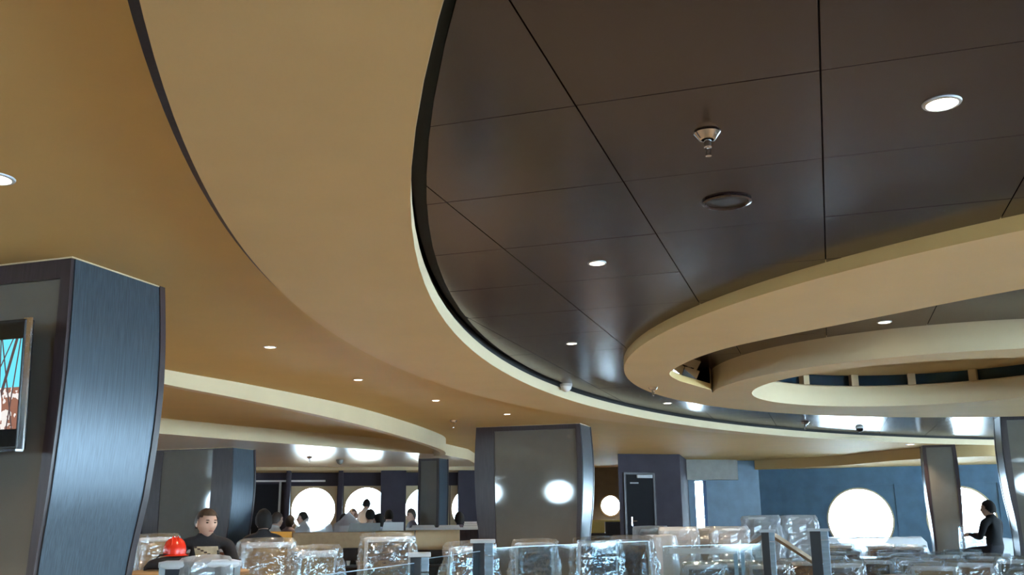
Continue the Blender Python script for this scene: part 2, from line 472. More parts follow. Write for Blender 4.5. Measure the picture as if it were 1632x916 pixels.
# lowered crescent band
L_, R_ = [], []
for k in range(121):
    y = -3.2 + 24.2 * k / 120
    xa = C2[0] - math.sqrt(max(0, C2R ** 2 - (y - C2[1]) ** 2)); xb = OC[0] - math.sqrt(max(0, OR ** 2 - (y - OC[1]) ** 2))
    if xb - xa > 0.02: L_.append((xa, y)); R_.append((xb, y))
mb = MB(); k = len(L_)
mb.add([(*p, Z_S1) for p in L_] + [(*p, Z_S1) for p in R_], [(i, i + 1, k + i + 1, k + i) for i in range(k - 1)])
mb.add([(*p, Z_S1) for p in L_] + [(*p, Z_S2 + 0.01) for p in L_], [(i, i + 1, k + i + 1, k + i) for i in range(k - 1)])
struct(mb.build('ceiling_band', M['soffit'], fix=False))
mb = MB(); g_ = []
for k in range(121):
    y = -2.5 + 23.0 * k / 120
    g_.append(((C2[0] - math.sqrt(C2R ** 2 - (y - C2[1]) ** 2), y), (C2[0] - math.sqrt((C2R + 0.046) ** 2 - (y - C2[1]) ** 2), y)))
mb.add([(*p, Z_S2 - 0.0015) for p, q in g_] + [(*q, Z_S2 - 0.0015) for p, q in g_], [(i, i + 1, 121 + i + 1, 121 + i) for i in range(120)])
struct(mb.build('trim_6', M['wood'], fix=False))  # flat dark strip, paints in the shadow gap beside the lowered band
# edge of the opening, cream to paint in the window light on it, with a dark reveal above it
edge = [p for p in circ(*OC, OR, 240) if p[0] < XR]
ring_e = circ(*OC, OR, 240)
mb = MB(); loops = []
for (rr, z) in ((OR + 0.001, Z_S1 - 0.0005), (OR - 0.002, Z_S1), (OR - 0.002, Z_DARK - 0.035), (OR + 0.004, Z_DARK - 0.035)):
    loops.append([(x, y, z) for x, y in circ(*OC, rr, 240)])
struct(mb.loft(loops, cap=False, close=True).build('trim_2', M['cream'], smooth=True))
struct(ribbon(circ(*OC, OR + 0.03, 200), Z_DARK - 0.04, 2.8, 'trim_3', M['gap'], closed=True))

# ---- round canopy with a crescent slot and a round well
near_edge = spline([(2.71, 6.202), (1.355, 7.025), (0.459, 7.682), (-0.542, 8.443), (-0.969, 8.901), (-1.292, 9.443), (-1.522, 10.027), (-1.522, 10.558), (-1.438, 10.944), (-1.272, 11.57)], 6)
a0 = math.atan2(11.88 - IC[1], -1.287 - IC[0])
if a0 < 0: a0 += 2 * PI
far_edge = circ(*IC, IR, 40, a0, 2 * PI + math.radians(-50), end=True)
slot = [p for p in near_edge] + far_edge + spline([(3.75, 9.8), (3.75, 8.3), (3.3, 6.9)], 4)
well = circ(*HC, HR, 72)
canopy = struct(fill2d([circ(*RC, RR, 160), slot, well], Z_CAN, 'ceiling_canopy', M['soffit']))
mb = MB(); loops = []
for (rr, z) in ((RR, Z_CAN), (RR, Z_DARK + 0.02)):
    loops.append([(x, y, z) for x, y in circ(*RC, rr, 160)])
mb.loft(loops, cap=False).build('canopy_edge', M['soffit_deep'], canopy, smooth=True, fix=True)
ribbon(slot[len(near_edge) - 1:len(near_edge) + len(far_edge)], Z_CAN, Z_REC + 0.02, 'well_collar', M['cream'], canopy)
ribbon(slot[:len(near_edge) - 34], Z_CAN, Z_REC + 0.02, 'slot_wall', M['soffit'], canopy)
tip = near_edge[len(near_edge) - 35:]
ribbon(tip, Z_CAN, Z_CAN + 0.075, 'slot_wall', M['soffit_deep'], canopy)
# mirror facets standing above the tip of the slot
tips = tip[::5]
for i in range(len(tips) - 1):
    (xa, ya), (xb, yb) = tips[i], tips[i + 1]
    for (za, zb, tilt) in ((Z_CAN + 0.077, Z_CAN + 0.17, 0.05), (Z_CAN + 0.17, Z_REC + 0.01, 0.075)):
        t = random.uniform(-0.02, 0.02) + tilt
        nx, ny = (yb - ya), -(xb - xa); l = math.hypot(nx, ny)
        nx, ny = nx / l * t, ny / l * t
        MB().add([(xa, ya, za), (xb, yb, za), (xb + nx, yb + ny, zb), (xa + nx, ya + ny, zb)], [(0, 1, 2, 3)]).build('mirror_facet', M['mirror'], canopy, fix=False)
# dark panels over the slot
rec = struct(fill2d([circ(*RC, RR - 0.02, 96), circ(*HC, HR + 0.25, 48)], Z_REC + 0.035, 'ceiling_recess', M['gap']))
share2 = {}
for i in range(-3, 5):
    for j in range(1, 11):
        x0, y0 = GX + i * GS, GY + j * GS; cx, cy = x0 + GS / 2, y0 + GS / 2
        poly = [(x0 + .0028, y0 + .0028), (x0 + GS - .0028, y0 + .0028), (x0 + GS - .0028, y0 + GS - .0028), (x0 + .0028, y0 + GS - .0028)]
        d = math.hypot(cx - RC[0], cy - RC[1])
        if d > RR - 0.1 and not d < RR + 0.6: continue
        if d > RR - 0.7: poly = clip_half(poly, -(cx - RC[0]) / d, -(cy - RC[1]) / d, -((cx - RC[0]) * RC[0] + (cy - RC[1]) * RC[1]) / d - RR + 0.05)
        if len(poly) < 3: continue
        d = math.hypot(cx - IC[0], cy - IC[1])
        if d < IR - 0.65 or cx > 4: continue
        if d < IR + 0.65: poly = clip_half(poly, (cx - IC[0]) / d, (cy - IC[1]) / d, ((cx - IC[0]) * IC[0] + (cy - IC[1]) * IC[1]) / d + IR - 0.06)
        if len(poly) < 3: continue
        panel(poly, cx, cy, Z_REC, rec, share2)
# the well: cream wall, ledge, strip of dark blue panes between posts, tan lid
mb = MB()
mb.loft([[(x, y, z) for x, y in circ(*HC, rr, 72)] for rr, z in ((HR, Z_CAN), (HR, Z_REC - 0.012), (HR - 0.012, Z_REC), (HR + 0.01, Z_REC + 0.012), (HR + 0.12, Z_REC + 0.012))], cap=False)
drum = struct(mb.build('ceiling_well', M['cream'], smooth=True))
NP = 17
for k in range(NP):
    a = 2 * PI * (k + 0.3) / NP; b = 2 * PI * (k + 1.3) / NP
    pa = [(HC[0] + (HR + 0.11) * math.cos(a + (b - a) * i / 4), HC[1] + (HR + 0.11) * math.sin(a + (b - a) * i / 4)) for i in range(5)]
    ribbon(pa, Z_REC + 0.01, 3.115, 'pane', M['blueglass'], drum)
    w = 0.05
    px, py = HC[0] + (HR + 0.06) * math.cos(a), HC[1] + (HR + 0.06) * math.sin(a)
    post = MB().box(-0.05, 0.05, -w, w, 0, 0.175).build('post', M['cream'], drum)
    post.location = (px, py, Z_REC + 0.01); post.rotation_euler = (0, 0, a)
MB().prism(circ(*HC, HR + 0.2, 64), 3.11, 3.16).build('lid', M['soffit'], drum)

def lerp_z(y):
    tab = [(-99, 2.50), (7.8, 2.50), (9.1, 2.468), (11.1, 2.425), (13.5, 2.40), (15.9, 2.38), (99, 2.38)]
    for (a, za), (b, zb) in zip(tab, tab[1:]):
        if a <= y <= b: return za + (zb - za) * (y - a) / (b - a)
# ---- dropped leaf-shaped band on the left, and the lower white ceiling behind it
front = spline([(-6.6, 2.0), (-6.35, 5.5), (-6.18, 7.8), (-6.02, 9.1), (-5.93, 11.1), (-6.15, 13.5), (-6.55, 15.9), (-6.95, 17.1), (-7.25, 17.5)], 8)
mb = MB(); loops = []
for i, p in enumerate(front):
    q = Vector(front[min(i + 1, len(front) - 1)]) - Vector(front[max(i - 1, 0)]); q.normalize()
    nx, ny = -q.y, q.x                                  # towards the leaf
    t = 0.11
    zb = lerp_z(p[1])
    loops.append([(p[0], p[1], zb), (p[0] + nx * t, p[1] + ny * t, zb), (p[0] + nx * t, p[1] + ny * t, Z_S2 + 0.005), (p[0], p[1], Z_S2 + 0.005)])
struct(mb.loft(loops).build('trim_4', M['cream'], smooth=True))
back = spline([(-7.25, 17.5), (-7.55, 17.15), (-8.05, 15.6), (-8.75, 13.4), (-9.2, 11.6), (-9.9, 8.6), (-10.4, 5.5), (-10.6, 2.0)], 6)
low = back + [(-10.7, -7.9), (XL, -7.9), ORG, fl(2.6), (-7.4, 19.5)]
lowc = struct(fill2d([low], Z_LOW, 'ceiling_low', M['white_ceil']))
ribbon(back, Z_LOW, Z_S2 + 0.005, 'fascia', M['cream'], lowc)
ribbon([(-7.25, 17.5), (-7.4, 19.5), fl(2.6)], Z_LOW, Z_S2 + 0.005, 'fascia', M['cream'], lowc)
mb = MB()
mb.loft([[(*(Vector(fl(s)) + Vector((0.44, -0.898)) * d), z) for (d, z) in ((0.0, 2.30), (0.35, 2.34), (0.35, Z_LOW + 0.003), (0, Z_LOW + 0.003))] for s in (-7.2, -2.0, 0.0, 2.6)])
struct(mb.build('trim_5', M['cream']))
# lower ceiling in front of the far right windows
pc = spline([(-1.9, 26.9), (0.04, 25.9), (1.0, 24.7), (1.79, 23.73), (3.37, 23.16), (4.5, 23.9), (7.0, 25.2), (XR, 25.9)], 6)
low2 = struct(fill2d([pc + [(XR, 27.0), (-1.82, 27.0)]], 2.40, 'ceiling_window_bay', M['soffit']))
ribbon(pc, 2.40, Z_S2 + 0.01, 'fascia', M['soffit'], low2)

# ================================================================== PILLARS
def bulge(z, top):
    v = math.sin(PI * (top - max(z, 0.5)) / 1.35)
    return v * (0.028 if v > 0 else 0.05)
def pillar(label, x0, x1, y0, y1, top, stile_l, stile_r, rail, glass=True, amp=1.0, base=0.0):
    e = empty('pillar', ((x0 + x1) / 2, y0, base), 0, label, 'pillar')
    top -= base
    cx = (x0 + x1) / 2; x0 -= cx; x1 -= cx; d = y1 - y0
    zs = [top * k / 26 for k in range(27)]
    B = lambda z: bulge(z, top) * amp
    Bf = lambda z: B(z) * 0.2
    MB().loft([[(x0 + .01 - B(z), .01 - Bf(z), z), (x1 - .01 + B(z), .01 - Bf(z), z), (x1 - .01 + B(z), d - .01 + B(z), z), (x0 + .01 - B(z), d - .01 + B(z), z)] for z in zs]).build('core', M['wood'], e, smooth=True)
    def slab(name, m, xa, xb, za, zb, depth, front=True, inset=0.0):
        zz = [za + (zb - za) * k / 24 for k in range(25)]
        lo = []
        for z in zz:
            l, r = xa(z), xb(z)
            if front: lo.append([(l, -depth - Bf(z), z), (r, -depth - Bf(z), z), (r, 0.012 - Bf(z), z), (l, 0.012 - Bf(z), z)])
            else: lo.append([(l, d + depth + B(z), z), (r, d + depth + B(z), z), (r, d - 0.012 + B(z), z), (l, d - 0.012 + B(z), z)])
        return MB().loft(lo).build(name, m, e, smooth=True)
    for fr in (True, False):
        slab('stile', M['wood'], lambda z: x0 - B(z), lambda z: x0 + stile_l - B(z) * 0.3, 0, top, 0.03, fr)
        slab('stile', M['wood'], lambda z: x1 - stile_r + B(z) * 0.6, lambda z: x1 + B(z), 0, top, 0.03, fr)
        slab('top_rail', M['wood'], lambda z: x0 + stile_l - B(z) * 0.3, lambda z: x1 - stile_r + B(z) * 0.6, top - rail, top, 0.03, fr)
        slab('glass_panel', M['glassp'], lambda z: x0 + stile_l - B(z) * 0.3, lambda z: x1 - stile_r + B(z) * 0.6, 0.1, top - rail, 0.012, fr)
    for s in (-1, 1):
        xs = x1 if s > 0 else x0
        MB().loft([[(xs + s * (B(z) - 0.012), -0.005 - Bf(z), z), (xs + s * (B(z) + 0.008), -0.005 - Bf(z), z), (xs + s * (B(z) + 0.008), d - 0.02 + B(z), z), (xs + s * (B(z) - 0.012), d - 0.02 + B(z), z)] for z in zs]).build('side_panel', M['side'], e, smooth=True)
        MB().loft([[(xs + s * (B(z) - 0.012), d - 0.02 + B(z), z), (xs + s * (B(z) + 0.016), d - 0.02 + B(z), z), (xs + s * (B(z) + 0.016), d + 0.03 + B(z), z), (xs + s * (B(z) - 0.012), d + 0.03 + B(z), z)] for z in zs]).build('edge_strip', M['wood'], e, smooth=True)
    MB().box(x0 - 0.012, x1 + 0.012, -0.035, d + 0.035, top - 0.008, top + 0.002).build('cap_trim', M['cream'], e)
    return e
pillar('broad dark pillar carrying the television at the left edge', -5.75, -3.99, 4.19, 4.93, Z_S2, 0.32, 0.065, 0.12)
pillar('broad dark pillar with taupe glass front in the middle of the hall', -5.476, -3.72, 14.84, 15.5, Z_S2, 0.32, 0.075, 0.085)
pillar('broad dark pillar behind the man with the red hard hat', -11.57, -9.82, 14.37, 15.0, Z_LOW, 0.32, 0.40, 0.03)
pillar('slim dark pillar under the rounded tip of the dropped ceiling band', -8.2, -7.74, 18.7, 19.15, Z_LOW, 0.05, 0.05, 0.06, amp=0.3)
pillar('slim pillar with glass front between the two far right portholes', 1.98, 2.62, 22.6, 23.1, Z_S2 , 0.06, 0.06, 0.06, amp=0.6, base=PIT)
pillar('broad pillar with glass front at the right edge', 2.77, 4.52, 17.5, 18.12, Z_DARK + 0.01, 0.08, 0.3, 0.085, base=PIT)

# ================================================================== SERVICE DOOR
dv = (Vector(blk[1]) - Vector(blk[0])); dl = dv.length; du = dv / dl
door = struct(empty('door_1', (blk[0][0], blk[0][1], 0), math.atan2(du.y, du.x)))
MB().box(0.17, 0.86, -0.02, 0.03, 0, 2.16).build('door_leaf', M['doorblack'], door)
MB().box(0.12, 0.17, -0.035, 0.03, 0, 2.21).build('door_frame', M['wood'], door)
MB().box(0.86, 0.91, -0.035, 0.03, 0, 2.21).build('door_frame', M['wood'], door)
MB().box(0.17, 0.86, -0.035, 0.03, 2.16, 2.21).build('door_frame', M['wood'], door)
MB().box(0.45, 0.84, -0.06, -0.02, 2.08, 2.15).build('door_closer', M['frame'], door)
MB().box(0.28, 0.49, -0.028, -0.02, 1.95, 1.98).build('sign_plate', M['frame'], door)
hp = MB().box(0.284, 0.306, -0.03, -0.02, 0.98, 1.18).build('handle_plate', M['steel'], door)
MB().tube([(0.295, -0.025, 1.09), (0.295, -0.07, 1.09), (0.40, -0.07, 1.09)], 0.01).build('handle', M['steel'], hp)

# ================================================================== TELEVISION
tvm = bpy.data.materials.new('television_picture'); tvm.use_nodes = True
nt = tvm.node_tree; nb = nt.nodes['Principled BSDF']
nb.inputs['Base Color'].default_value = (0.01, 0.01, 0.01, 1); nb.inputs['Roughness'].default_value = 0.1
tc = nt.nodes.new('ShaderNodeTexCoord'); sx = nt.nodes.new('ShaderNodeSeparateXYZ'); nt.links.new(tc.outputs['Object'], sx.inputs[0])
def mth(op, a, b=None):
    q = nt.nodes.new('ShaderNodeMath'); q.operation = op
    for i, v in enumerate((a, b)):
        if v is None: continue
        if isinstance(v, (int, float)): q.inputs[i].default_value = v
        else: nt.links.new(v, q.inputs[i])
    return q.outputs[0]
def mixc(fac, a, b):
    q = nt.nodes.new('ShaderNodeMix'); q.data_type = 'RGBA'
    nt.links.new(fac, q.inputs[0])
    for i, v in ((6, a), (7, b)):
        if isinstance(v, tuple): q.inputs[i].default_value = (*v, 1)
        else: nt.links.new(v, q.inputs[i])
    return q.outputs[2]
X, Zc = sx.outputs['X'], sx.outputs['Z']
sky_sea = mixc(mth('GREATER_THAN', Zc, -0.02), (0.2, 0.09, 0.06), (0.10, 0.5, 0.62))
col = sky_sea
nz = nt.nodes.new('ShaderNodeTexNoise'); nz.inputs['Scale'].default_value = 22; nt.links.new(tc.outputs['Object'], nz.inputs['Vector'])
deck = mth('MULTIPLY', mth('LESS_THAN', Zc, -0.02), mth('GREATER_THAN', nz.outputs['Fac'], 0.55))
col = mixc(deck, col, (0.55, 0.52, 0.5))
for (k, o_) in ((0.28, 0.50), (-0.22, 0.52), (0.5, 0.42), (0.12, 0.565), (-0.05, 0.47)):      # rigging lines
    dline = mth('ABSOLUTE', mth('SUBTRACT', mth('SUBTRACT', X, mth('MULTIPLY', Zc, k)), o_))
    col = mixc(mth('LESS_THAN', dline, 0.0045 if k != 0.28 else 0.01), col, (0.06, 0.04, 0.04))
for (cx_, cz_, rx, rz) in ((0.41, -0.16, 0.085, 0.2), (0.1, -0.05, 0.2, 0.16), (-0.3, 0.0, 0.18, 0.22)):   # pale sails
    a = mth('DIVIDE', mth('SUBTRACT', X, cx_), rx); b = mth('DIVIDE', mth('SUBTRACT', Zc, cz_), rz)
    rr = mth('ADD', mth('MULTIPLY', a, a), mth('MULTIPLY', b, b))
    col = mixc(mth('LESS_THAN', rr, 1.0), col, (0.9, 0.95, 0.98))
inb = mth('LESS_THAN', mth('ABSOLUTE', Zc), 0.243)
nt.links.new(col, nb.inputs['Emission Color'])
nt.links.new(mth('MULTIPLY', inb, 1.7), nb.inputs['Emission Strength'])
tv = empty('television', (-4.70, 4.03, 1.91), 0, 'flat television on the pillar at the left edge showing a sailing ship', 'television')
cs_ = MB().box(-0.62, 0.62, -0.03, 0.03, -0.352, 0.352).build('casing', M['black'], tv, bevel=0.008)
MB().add([(-0.605, -0.032, -0.335), (0.605, -0.032, -0.335), (0.605, -0.032, 0.335), (-0.605, -0.032, 0.335)], [(0, 1, 2, 3)]).build('screen', tvm, cs_, fix=False)
mb = MB()
for (a, b) in (((0.625, 0.356), (0.625, -0.356)), ((-0.625, 0.356), (-0.625, -0.356))):
    mb.bar((a[0], -0.02, a[1]), (b[0], -0.02, b[1]), 0.012, 0.05)
mb.bar((-0.625, -0.02, -0.356), (0.625, -0.02, -0.356), 0.05, 0.012)
tb = mb.build('bezel', M['steel'], cs_)
MB().box(-0.2, 0.2, 0.03, 0.1, -0.15, 0.15).build('wall_bracket', M['black'], tv)
tv.rotation_euler = (math.radians(3), 0, 0)

# ================================================================== CEILING FIXTURES
def downlight_mesh(r):
    e = empty('downlight')
    MB().lathe([(r * 0.86, 0.0), (r * 0.9, -0.008), (r * 1.08, -0.006), (r * 1.12, 0.0), (r * 1.12, 0.004), (r * 0.86, 0.004)], n=32, cap=False).build('trim_ring', M['frame'], e, smooth=True)
    MB().lathe([(0.001, -0.002), (r * 0.6, -0.005), (r * 0.87, -0.001)], n=28, cap=False).build('lens', M['lamp'], e, smooth=True)
    return e
proto = downlight_mesh(0.075)
LIGHTS = [   # x, y, ceiling height, lens scale, label
    (0.54, 3.81, Z_DARK, 0.88, 'large round downlight nearest the top right in the dark panels'),
    (-1.29, 5.70, Z_DARK, 0.7, 'round downlight in the dark panels left of the speaker grille'),
    (-2.17, 8.42, Z_DARK, 0.62, 'small downlight in the dark panels above the white detector'),
    (-2.10, 13.51, Z_DARK, 0.8, 'far downlight in the dark panels just below the canopy sprinkler'),
    (0.61, 9.40, Z_REC, 0.8, 'downlight in the green-tinged slot inside the canopy'),
    (-3.36, 3.02, Z_S2, 1.0, 'downlight cut by the left edge of the tan ceiling'),
    (-4.53, 7.08, Z_S2, 0.65, 'downlight in the tan ceiling nearest the television pillar'),
    (-4.74, 9.15, Z_S2, 0.65, 'second downlight in the row along the tan ceiling'),
    (-4.68, 11.17, Z_S2, 0.65, 'third downlight in the row along the tan ceiling'),
    (1.70, 22.2, Z_S2, 1.1, 'glaring downlight beside the top of the slim far pillar'),
    (-4.36, 13.08, Z_S2, 0.65, 'last downlight of the tan row above the middle pillar'),
]
first = True
spots = []
for x, y, z, s, lab in LIGHTS:
    o = proto if first else copy_tree(proto); first = False
    o.location = (x, y, z - 0.001); o.scale = (s, s, s)
    tag(o, lab, 'downlight', 'ceiling downlights')
    spots.append((x, y, z))
# lamps of the same kind further round the hall, without fixtures; one added to brighten the passage
for (x, y, z) in [(-2.4, -1.6, Z_S2), (-3.6, -4.5, Z_S2), (-7.5, -2.5, Z_S2), (-8.2, 4.0, Z_S2), (-8.0, 7.5, Z_S2), (-7.7, 11.0, Z_S2), (-9.5, 0.5, Z_S2),
                  (2.6, 1.8, Z_DARK), (4.6, 1.2, Z_DARK), (6.8, 1.6, Z_DARK), (0.4, -3.8, Z_S2), (3.2, -6.0, Z_S2), (7.2, -5.4, Z_S2),
                  (-5.4, 17.6, Z_S2), (-4.6, 20.0, Z_S2), (-1.4, 20.5, Z_S2), (-12.5, 17.2, Z_LOW), (-10.4, 18.6, Z_LOW), (-13.5, 12.0, Z_LOW), (-13.5, 6.0, Z_LOW),
                  (-6.4, 25.2, Z_S2), (-6.0, 27.4, Z_S2), (1.2, 5.0, Z_DARK)]:  # second passage lamp is the added one, only brightens the end
    spots.append((x, y, z))
for x, y, z in spots:
    ld = bpy.data.lights.new('downlight_beam', 'SPOT')
    ld.energy = LAMP_W * 8; ld.color = LAMP_COL; ld.spot_size = math.radians(115); ld.spot_blend = 0.8; ld.shadow_soft_size = 0.06
    lo = bpy.data.objects.new('downlight_beam', ld); COL.objects.link(lo); lo.location = (x, y, z - 0.03)

def sprinkler(x, y, z, s, label):
    e = empty('sprinkler', (x, y, z), 0.3, label, 'sprinkler'); e.scale = (s, s, s)
    MB().lathe([(0.028, 0.0), (0.052, -0.002), (0.056, -0.006), (0.036, -0.032), (0.026, -0.034), (0.026, -0.006)], n=28, cap=False).build('escutcheon', M['steel'], e, smooth=True)
    bd = MB().lathe([(0.016, 0.0), (0.016, -0.066), (0.011, -0.070)], n=14).build('body', M['steel'], e, smooth=True)
    MB().bar((0.010, 0, -0.068), (0.007, 0, -0.102), 0.004, 0.006).build('frame_arm', M['steel'], bd)
    MB().bar((-0.010, 0, -0.068), (-0.007, 0, -0.102), 0.004, 0.006).build('frame_arm', M['steel'], bd)
    MB().lathe([(0.001, -0.100), (0.013, -0.101), (0.013, -0.106), (0.001, -0.106)], n=16, cap=False).build('deflector', M['steel'], bd)
    return e
sprinkler(-0.37, 3.80, Z_DARK, 1.0, 'chrome sprinkler head hanging from the dark panels, largest of its kind')
sprinkler(-1.88, 11.06, Z_CAN, 1.0, 'sprinkler head under the left tip of the round tan canopy')
sprinkler(-5.38, 13.55, Z_S2, 1.1, 'sprinkler head in the tan ceiling left of the middle pillar')
sprinkler(-0.32, 17.2, Z_DARK, 1.3, 'sprinkler head in the far strip of dark panels beside a bright reflection')
sprinkler(-9.95, 17.2, Z_LOW, 1.0, 'sprinkler head in the pale ceiling before the left portholes')
e = empty('ceiling_speaker', (-0.385, 4.74, Z_DARK), 0, 'round dark speaker grille in the ceiling panels below the sprinkler', 'speaker')
MB().lathe([(0.118, 0.0), (0.125, -0.010), (0.112, -0.014), (0.104, -0.006)], n=40, cap=False).build('rim', M['panel'], e, smooth=True)
MB().lathe([(0.001, -0.010), (0.06, -0.009), (0.106, -0.005)], n=32, cap=False).build('grille', mat('dark_mesh_grille', (0.02, 0.016, 0.016), 0.6, bump=0.6, bscale=260), e, smooth=True)
def dome(name, x, y, z, r, label, cat, m1, m2):
    e = empty(name, (x, y, z), 0, label, cat)
    MB().lathe([(r, 0.0), (r, -r * 0.35), (r * 0.92, -r * 0.42)], n=24).build('base', m1, e, smooth=True)
    MB().lathe([(r * 0.9, -r * 0.42), (r * 0.82, -r * 0.8), (r * 0.5, -r * 1.15), (r * 0.15, -r * 1.28), (0.001, -r * 1.3)], n=24, cap=False).build('dome_cover', m2, e, smooth=True)
    return e
dome('detector', -2.93, 11.05, Z_DARK, 0.075, 'white dome detector in the dark panels beside the curved cream edge', 'detector', M['white'], M['white'])
dome('dome_camera', 0.60, 18.6, Z_DARK, 0.075, 'small dark dome in front of the bright ceiling reflection', 'camera', M['white'], M['black'])
dome('detector', -9.85, 18.3, Z_LOW, 0.08, 'grey dome detector in the pale ceiling above the left portholes', 'detector', M['greyup'], M['greyup'])

# ================================================================== FURNITURE
away = lambda x, y: math.atan2(-x, y)             # turn so that local +y points away from the photographer
def rbox(mb, x0, x1, y0, y1, z0, z1): return mb.box(x0, x1, y0, y1, z0, z1)
def film_cover(seed, w=0.31, ztop=0.965, zbot=0.34, milky=False):
    rnd = random.Random(seed); nn = 60; mb = MB(); loops = []
    rows = 18
    for k in range(rows):
        t = k / (rows - 1); z = zbot + (ztop - zbot) * t
        hw = w * (1.1 - 0.1 * t); hd = 0.16 - 0.09 * t
        if k == rows - 1: hw *= 0.93; hd *= 0.6
        lp = []
        for i in range(nn):
            a = 2 * PI * i / nn; c_, s_ = math.cos(a), math.sin(a)
            p = 0.45
            x = hw * math.copysign(abs(c_) ** p, c_); y = -0.23 + hd * math.copysign(abs(s_) ** p, s_)
            fold = (1 - t) * 0.03 * math.sin(9 * a + seed) + 0.030 * noise.noise(Vector((x * 9 + seed, y * 11, z * 8))) + 0.016 * noise.noise(Vector((x * 26, y * 26 + seed, z * 24)))
            x += c_ * fold * 1.2; y += s_ * fold
            zz = z + 0.02 * noise.noise(Vector((x * 9, y * 9 + seed, 3.1))) * (1 if k in (0, rows - 1) else 0.4)
            lp.append((x, y, zz))
        loops.append(lp)
    mb.loft(loops, cap=False)
    o = len(mb.v) - nn
    mb.v.append((0, -0.23, ztop + 0.012)); c = len(mb.v) - 1
    for i in range(nn): mb.f.append([o + i, o + (i + 1) % nn, c]); mb.mi.append(0)
    return mb
def make_chair(back_mat, seat_mat, cover, seed):
    e = empty('dining_chair')
    for sx_ in (-1, 1):
        MB().loft([[(sx_ * .22 + a, .20 + b, z) for a, b in ((-.016 * k, -.016 * k), (.016 * k, -.016 * k), (.016 * k, .016 * k), (-.016 * k, .016 * k))] for z, k in ((0, .8), (.42, 1.15))]).build('leg', M['frame'], e)
        MB().loft([[(sx_ * .245 + a, y + b, z) for a, b in ((-.02, -.016), (.02, -.016), (.02, .016), (-.02, .016))] for z, y in ((0, -.25), (.42, -.20), (.7, -.215), (.9, -.25))]).build('back_post', M['frame'], e)
    mb = MB(); loops = []
    for z, k in ((.40, .96), (.415, 1.0), (.46, 1.0), (.475, .95)):
        loops.append([(.26 * k * math.copysign(abs(math.cos(a)) ** .3, math.cos(a)), .02 + .235 * k * math.copysign(abs(math.sin(a)) ** .3, math.sin(a)), z) for a in [2 * PI * (i + .5) / 28 for i in range(28)]])
    mb.loft(loops).build('seat', seat_mat, e, smooth=True)
    loops = []
    for k in range(9):
        x = -.225 + .45 * k / 8; cy = -.22 - .03 * (1 - (x / .225) ** 2)
        loops.append([(x, cy - .018, .50), (x, cy + .018, .50), (x, cy + .0, .87), (x, cy - .036, .87)])
    MB().loft(loops).build('back_panel', back_mat, e, smooth=True)
    loops = []
    for k in range(11):
        x = -.27 + .54 * k / 10; cy = -.245 - .03 * (1 - (x / .27) ** 2); r = .026 if 0 < k < 10 else .016
        loops.append([(x, cy + r * math.cos(a), .893 + r * 1.15 * math.sin(a)) for a in [2 * PI * i / 10 for i in range(10)]])
    MB().loft(loops).build('top_rail', M['whitetop'], e, smooth=True)
    if cover: film_cover(seed).build('plastic_cover', M['film'], e, smooth=False, fix=False)
    return e
PROTO = {}
def chair(kind, x, y, z, rz, label, group, s=1.0, sx=1.0):
    if kind not in PROTO:
        bm_, sm_, cov, seed = {'brown': (M['brown'], M['brown'], True, 1), 'brown2': (M['brown'], M['brown'], True, 5), 'slate': (M['slate'], M['slate'], True, 2),
                               'slate2': (M['slate'], M['slate'], True, 8), 'tan': (M['tanup'], M['tanup'], True, 3), 'bare': (M['brown'], M['brown'], False, 4), 'bare2': (M['slate'], M['slate'], False, 6)}[kind]
        o = PROTO[kind] = make_chair(bm_, sm_, cov, seed)
    else: o = copy_tree(PROTO[kind])
    o.location = (x, y, z); o.rotation_euler = (0, 0, rz); o.scale = (s * sx, s, s)
    return tag(o, label, 'chair', group)
LOOSE = 'plastic-wrapped chairs on the near floor'
CH = [
    ('bare2', -4.28, 5.95, 0, 0.0, 'pale-railed chair with crumpled film in front of the round tan table', 1.0),
    ('tan', -6.22, 9.83, 0, 0.08, 'wrapped tan chair in which the black-haired person sits with back turned', 1.02),
    ('tan', -4.50, 7.60, 0, 0.9, 'wrapped chair turned sideways, right of the black-haired person', 1.0),
    ('slate', -5.20, 10.9, 0, 0.1, 'slate chair in a big billowing plastic bag before the long counter', 1.06),
    ('brown', -3.55, 8.95, 0, 0.75, 'brown chair in clear film between the two balustrade posts', 1.0),
    ('tan', -9.05, 11.35, 0, 0.5, 'light brown wrapped chair just right of the television pillar', 1.05),
    ('slate', -2.75, 11.2, 0, 0.5, 'slate wrapped chair behind the glass right of the middle pillar', 1.0),
    ('brown2', -2.15, 11.6, 0, -0.7, 'pinkish brown wrapped chair behind glass, below the yellow counter', 1.0),
    ('slate2', -3.75, 12.2, 0, 0.2, 'dark wrapped chair behind the glass at the foot of the middle pillar', 0.95),
]
for k, x, y, z, dr, lab, s in CH: chair(k, x, y, z, away(x, y) + dr, lab, LOOSE, s)
fb = film_cover(12, w=0.17, ztop=0.945, zbot=0.38).build('plastic_sheet', M['film_milky'], None, smooth=False, fix=False)
fb.location = (-4.36 + 0.1, 5.95 + 0.03, 0); fb.rotation_euler = (0, 0, away(-4.28, 5.95))
tag(fb, 'crumpled clear film hung over the pale-railed chair nearest the tan table', 'plastic sheet')
PITG = 'wrapped chairs in the lower area by the windows'
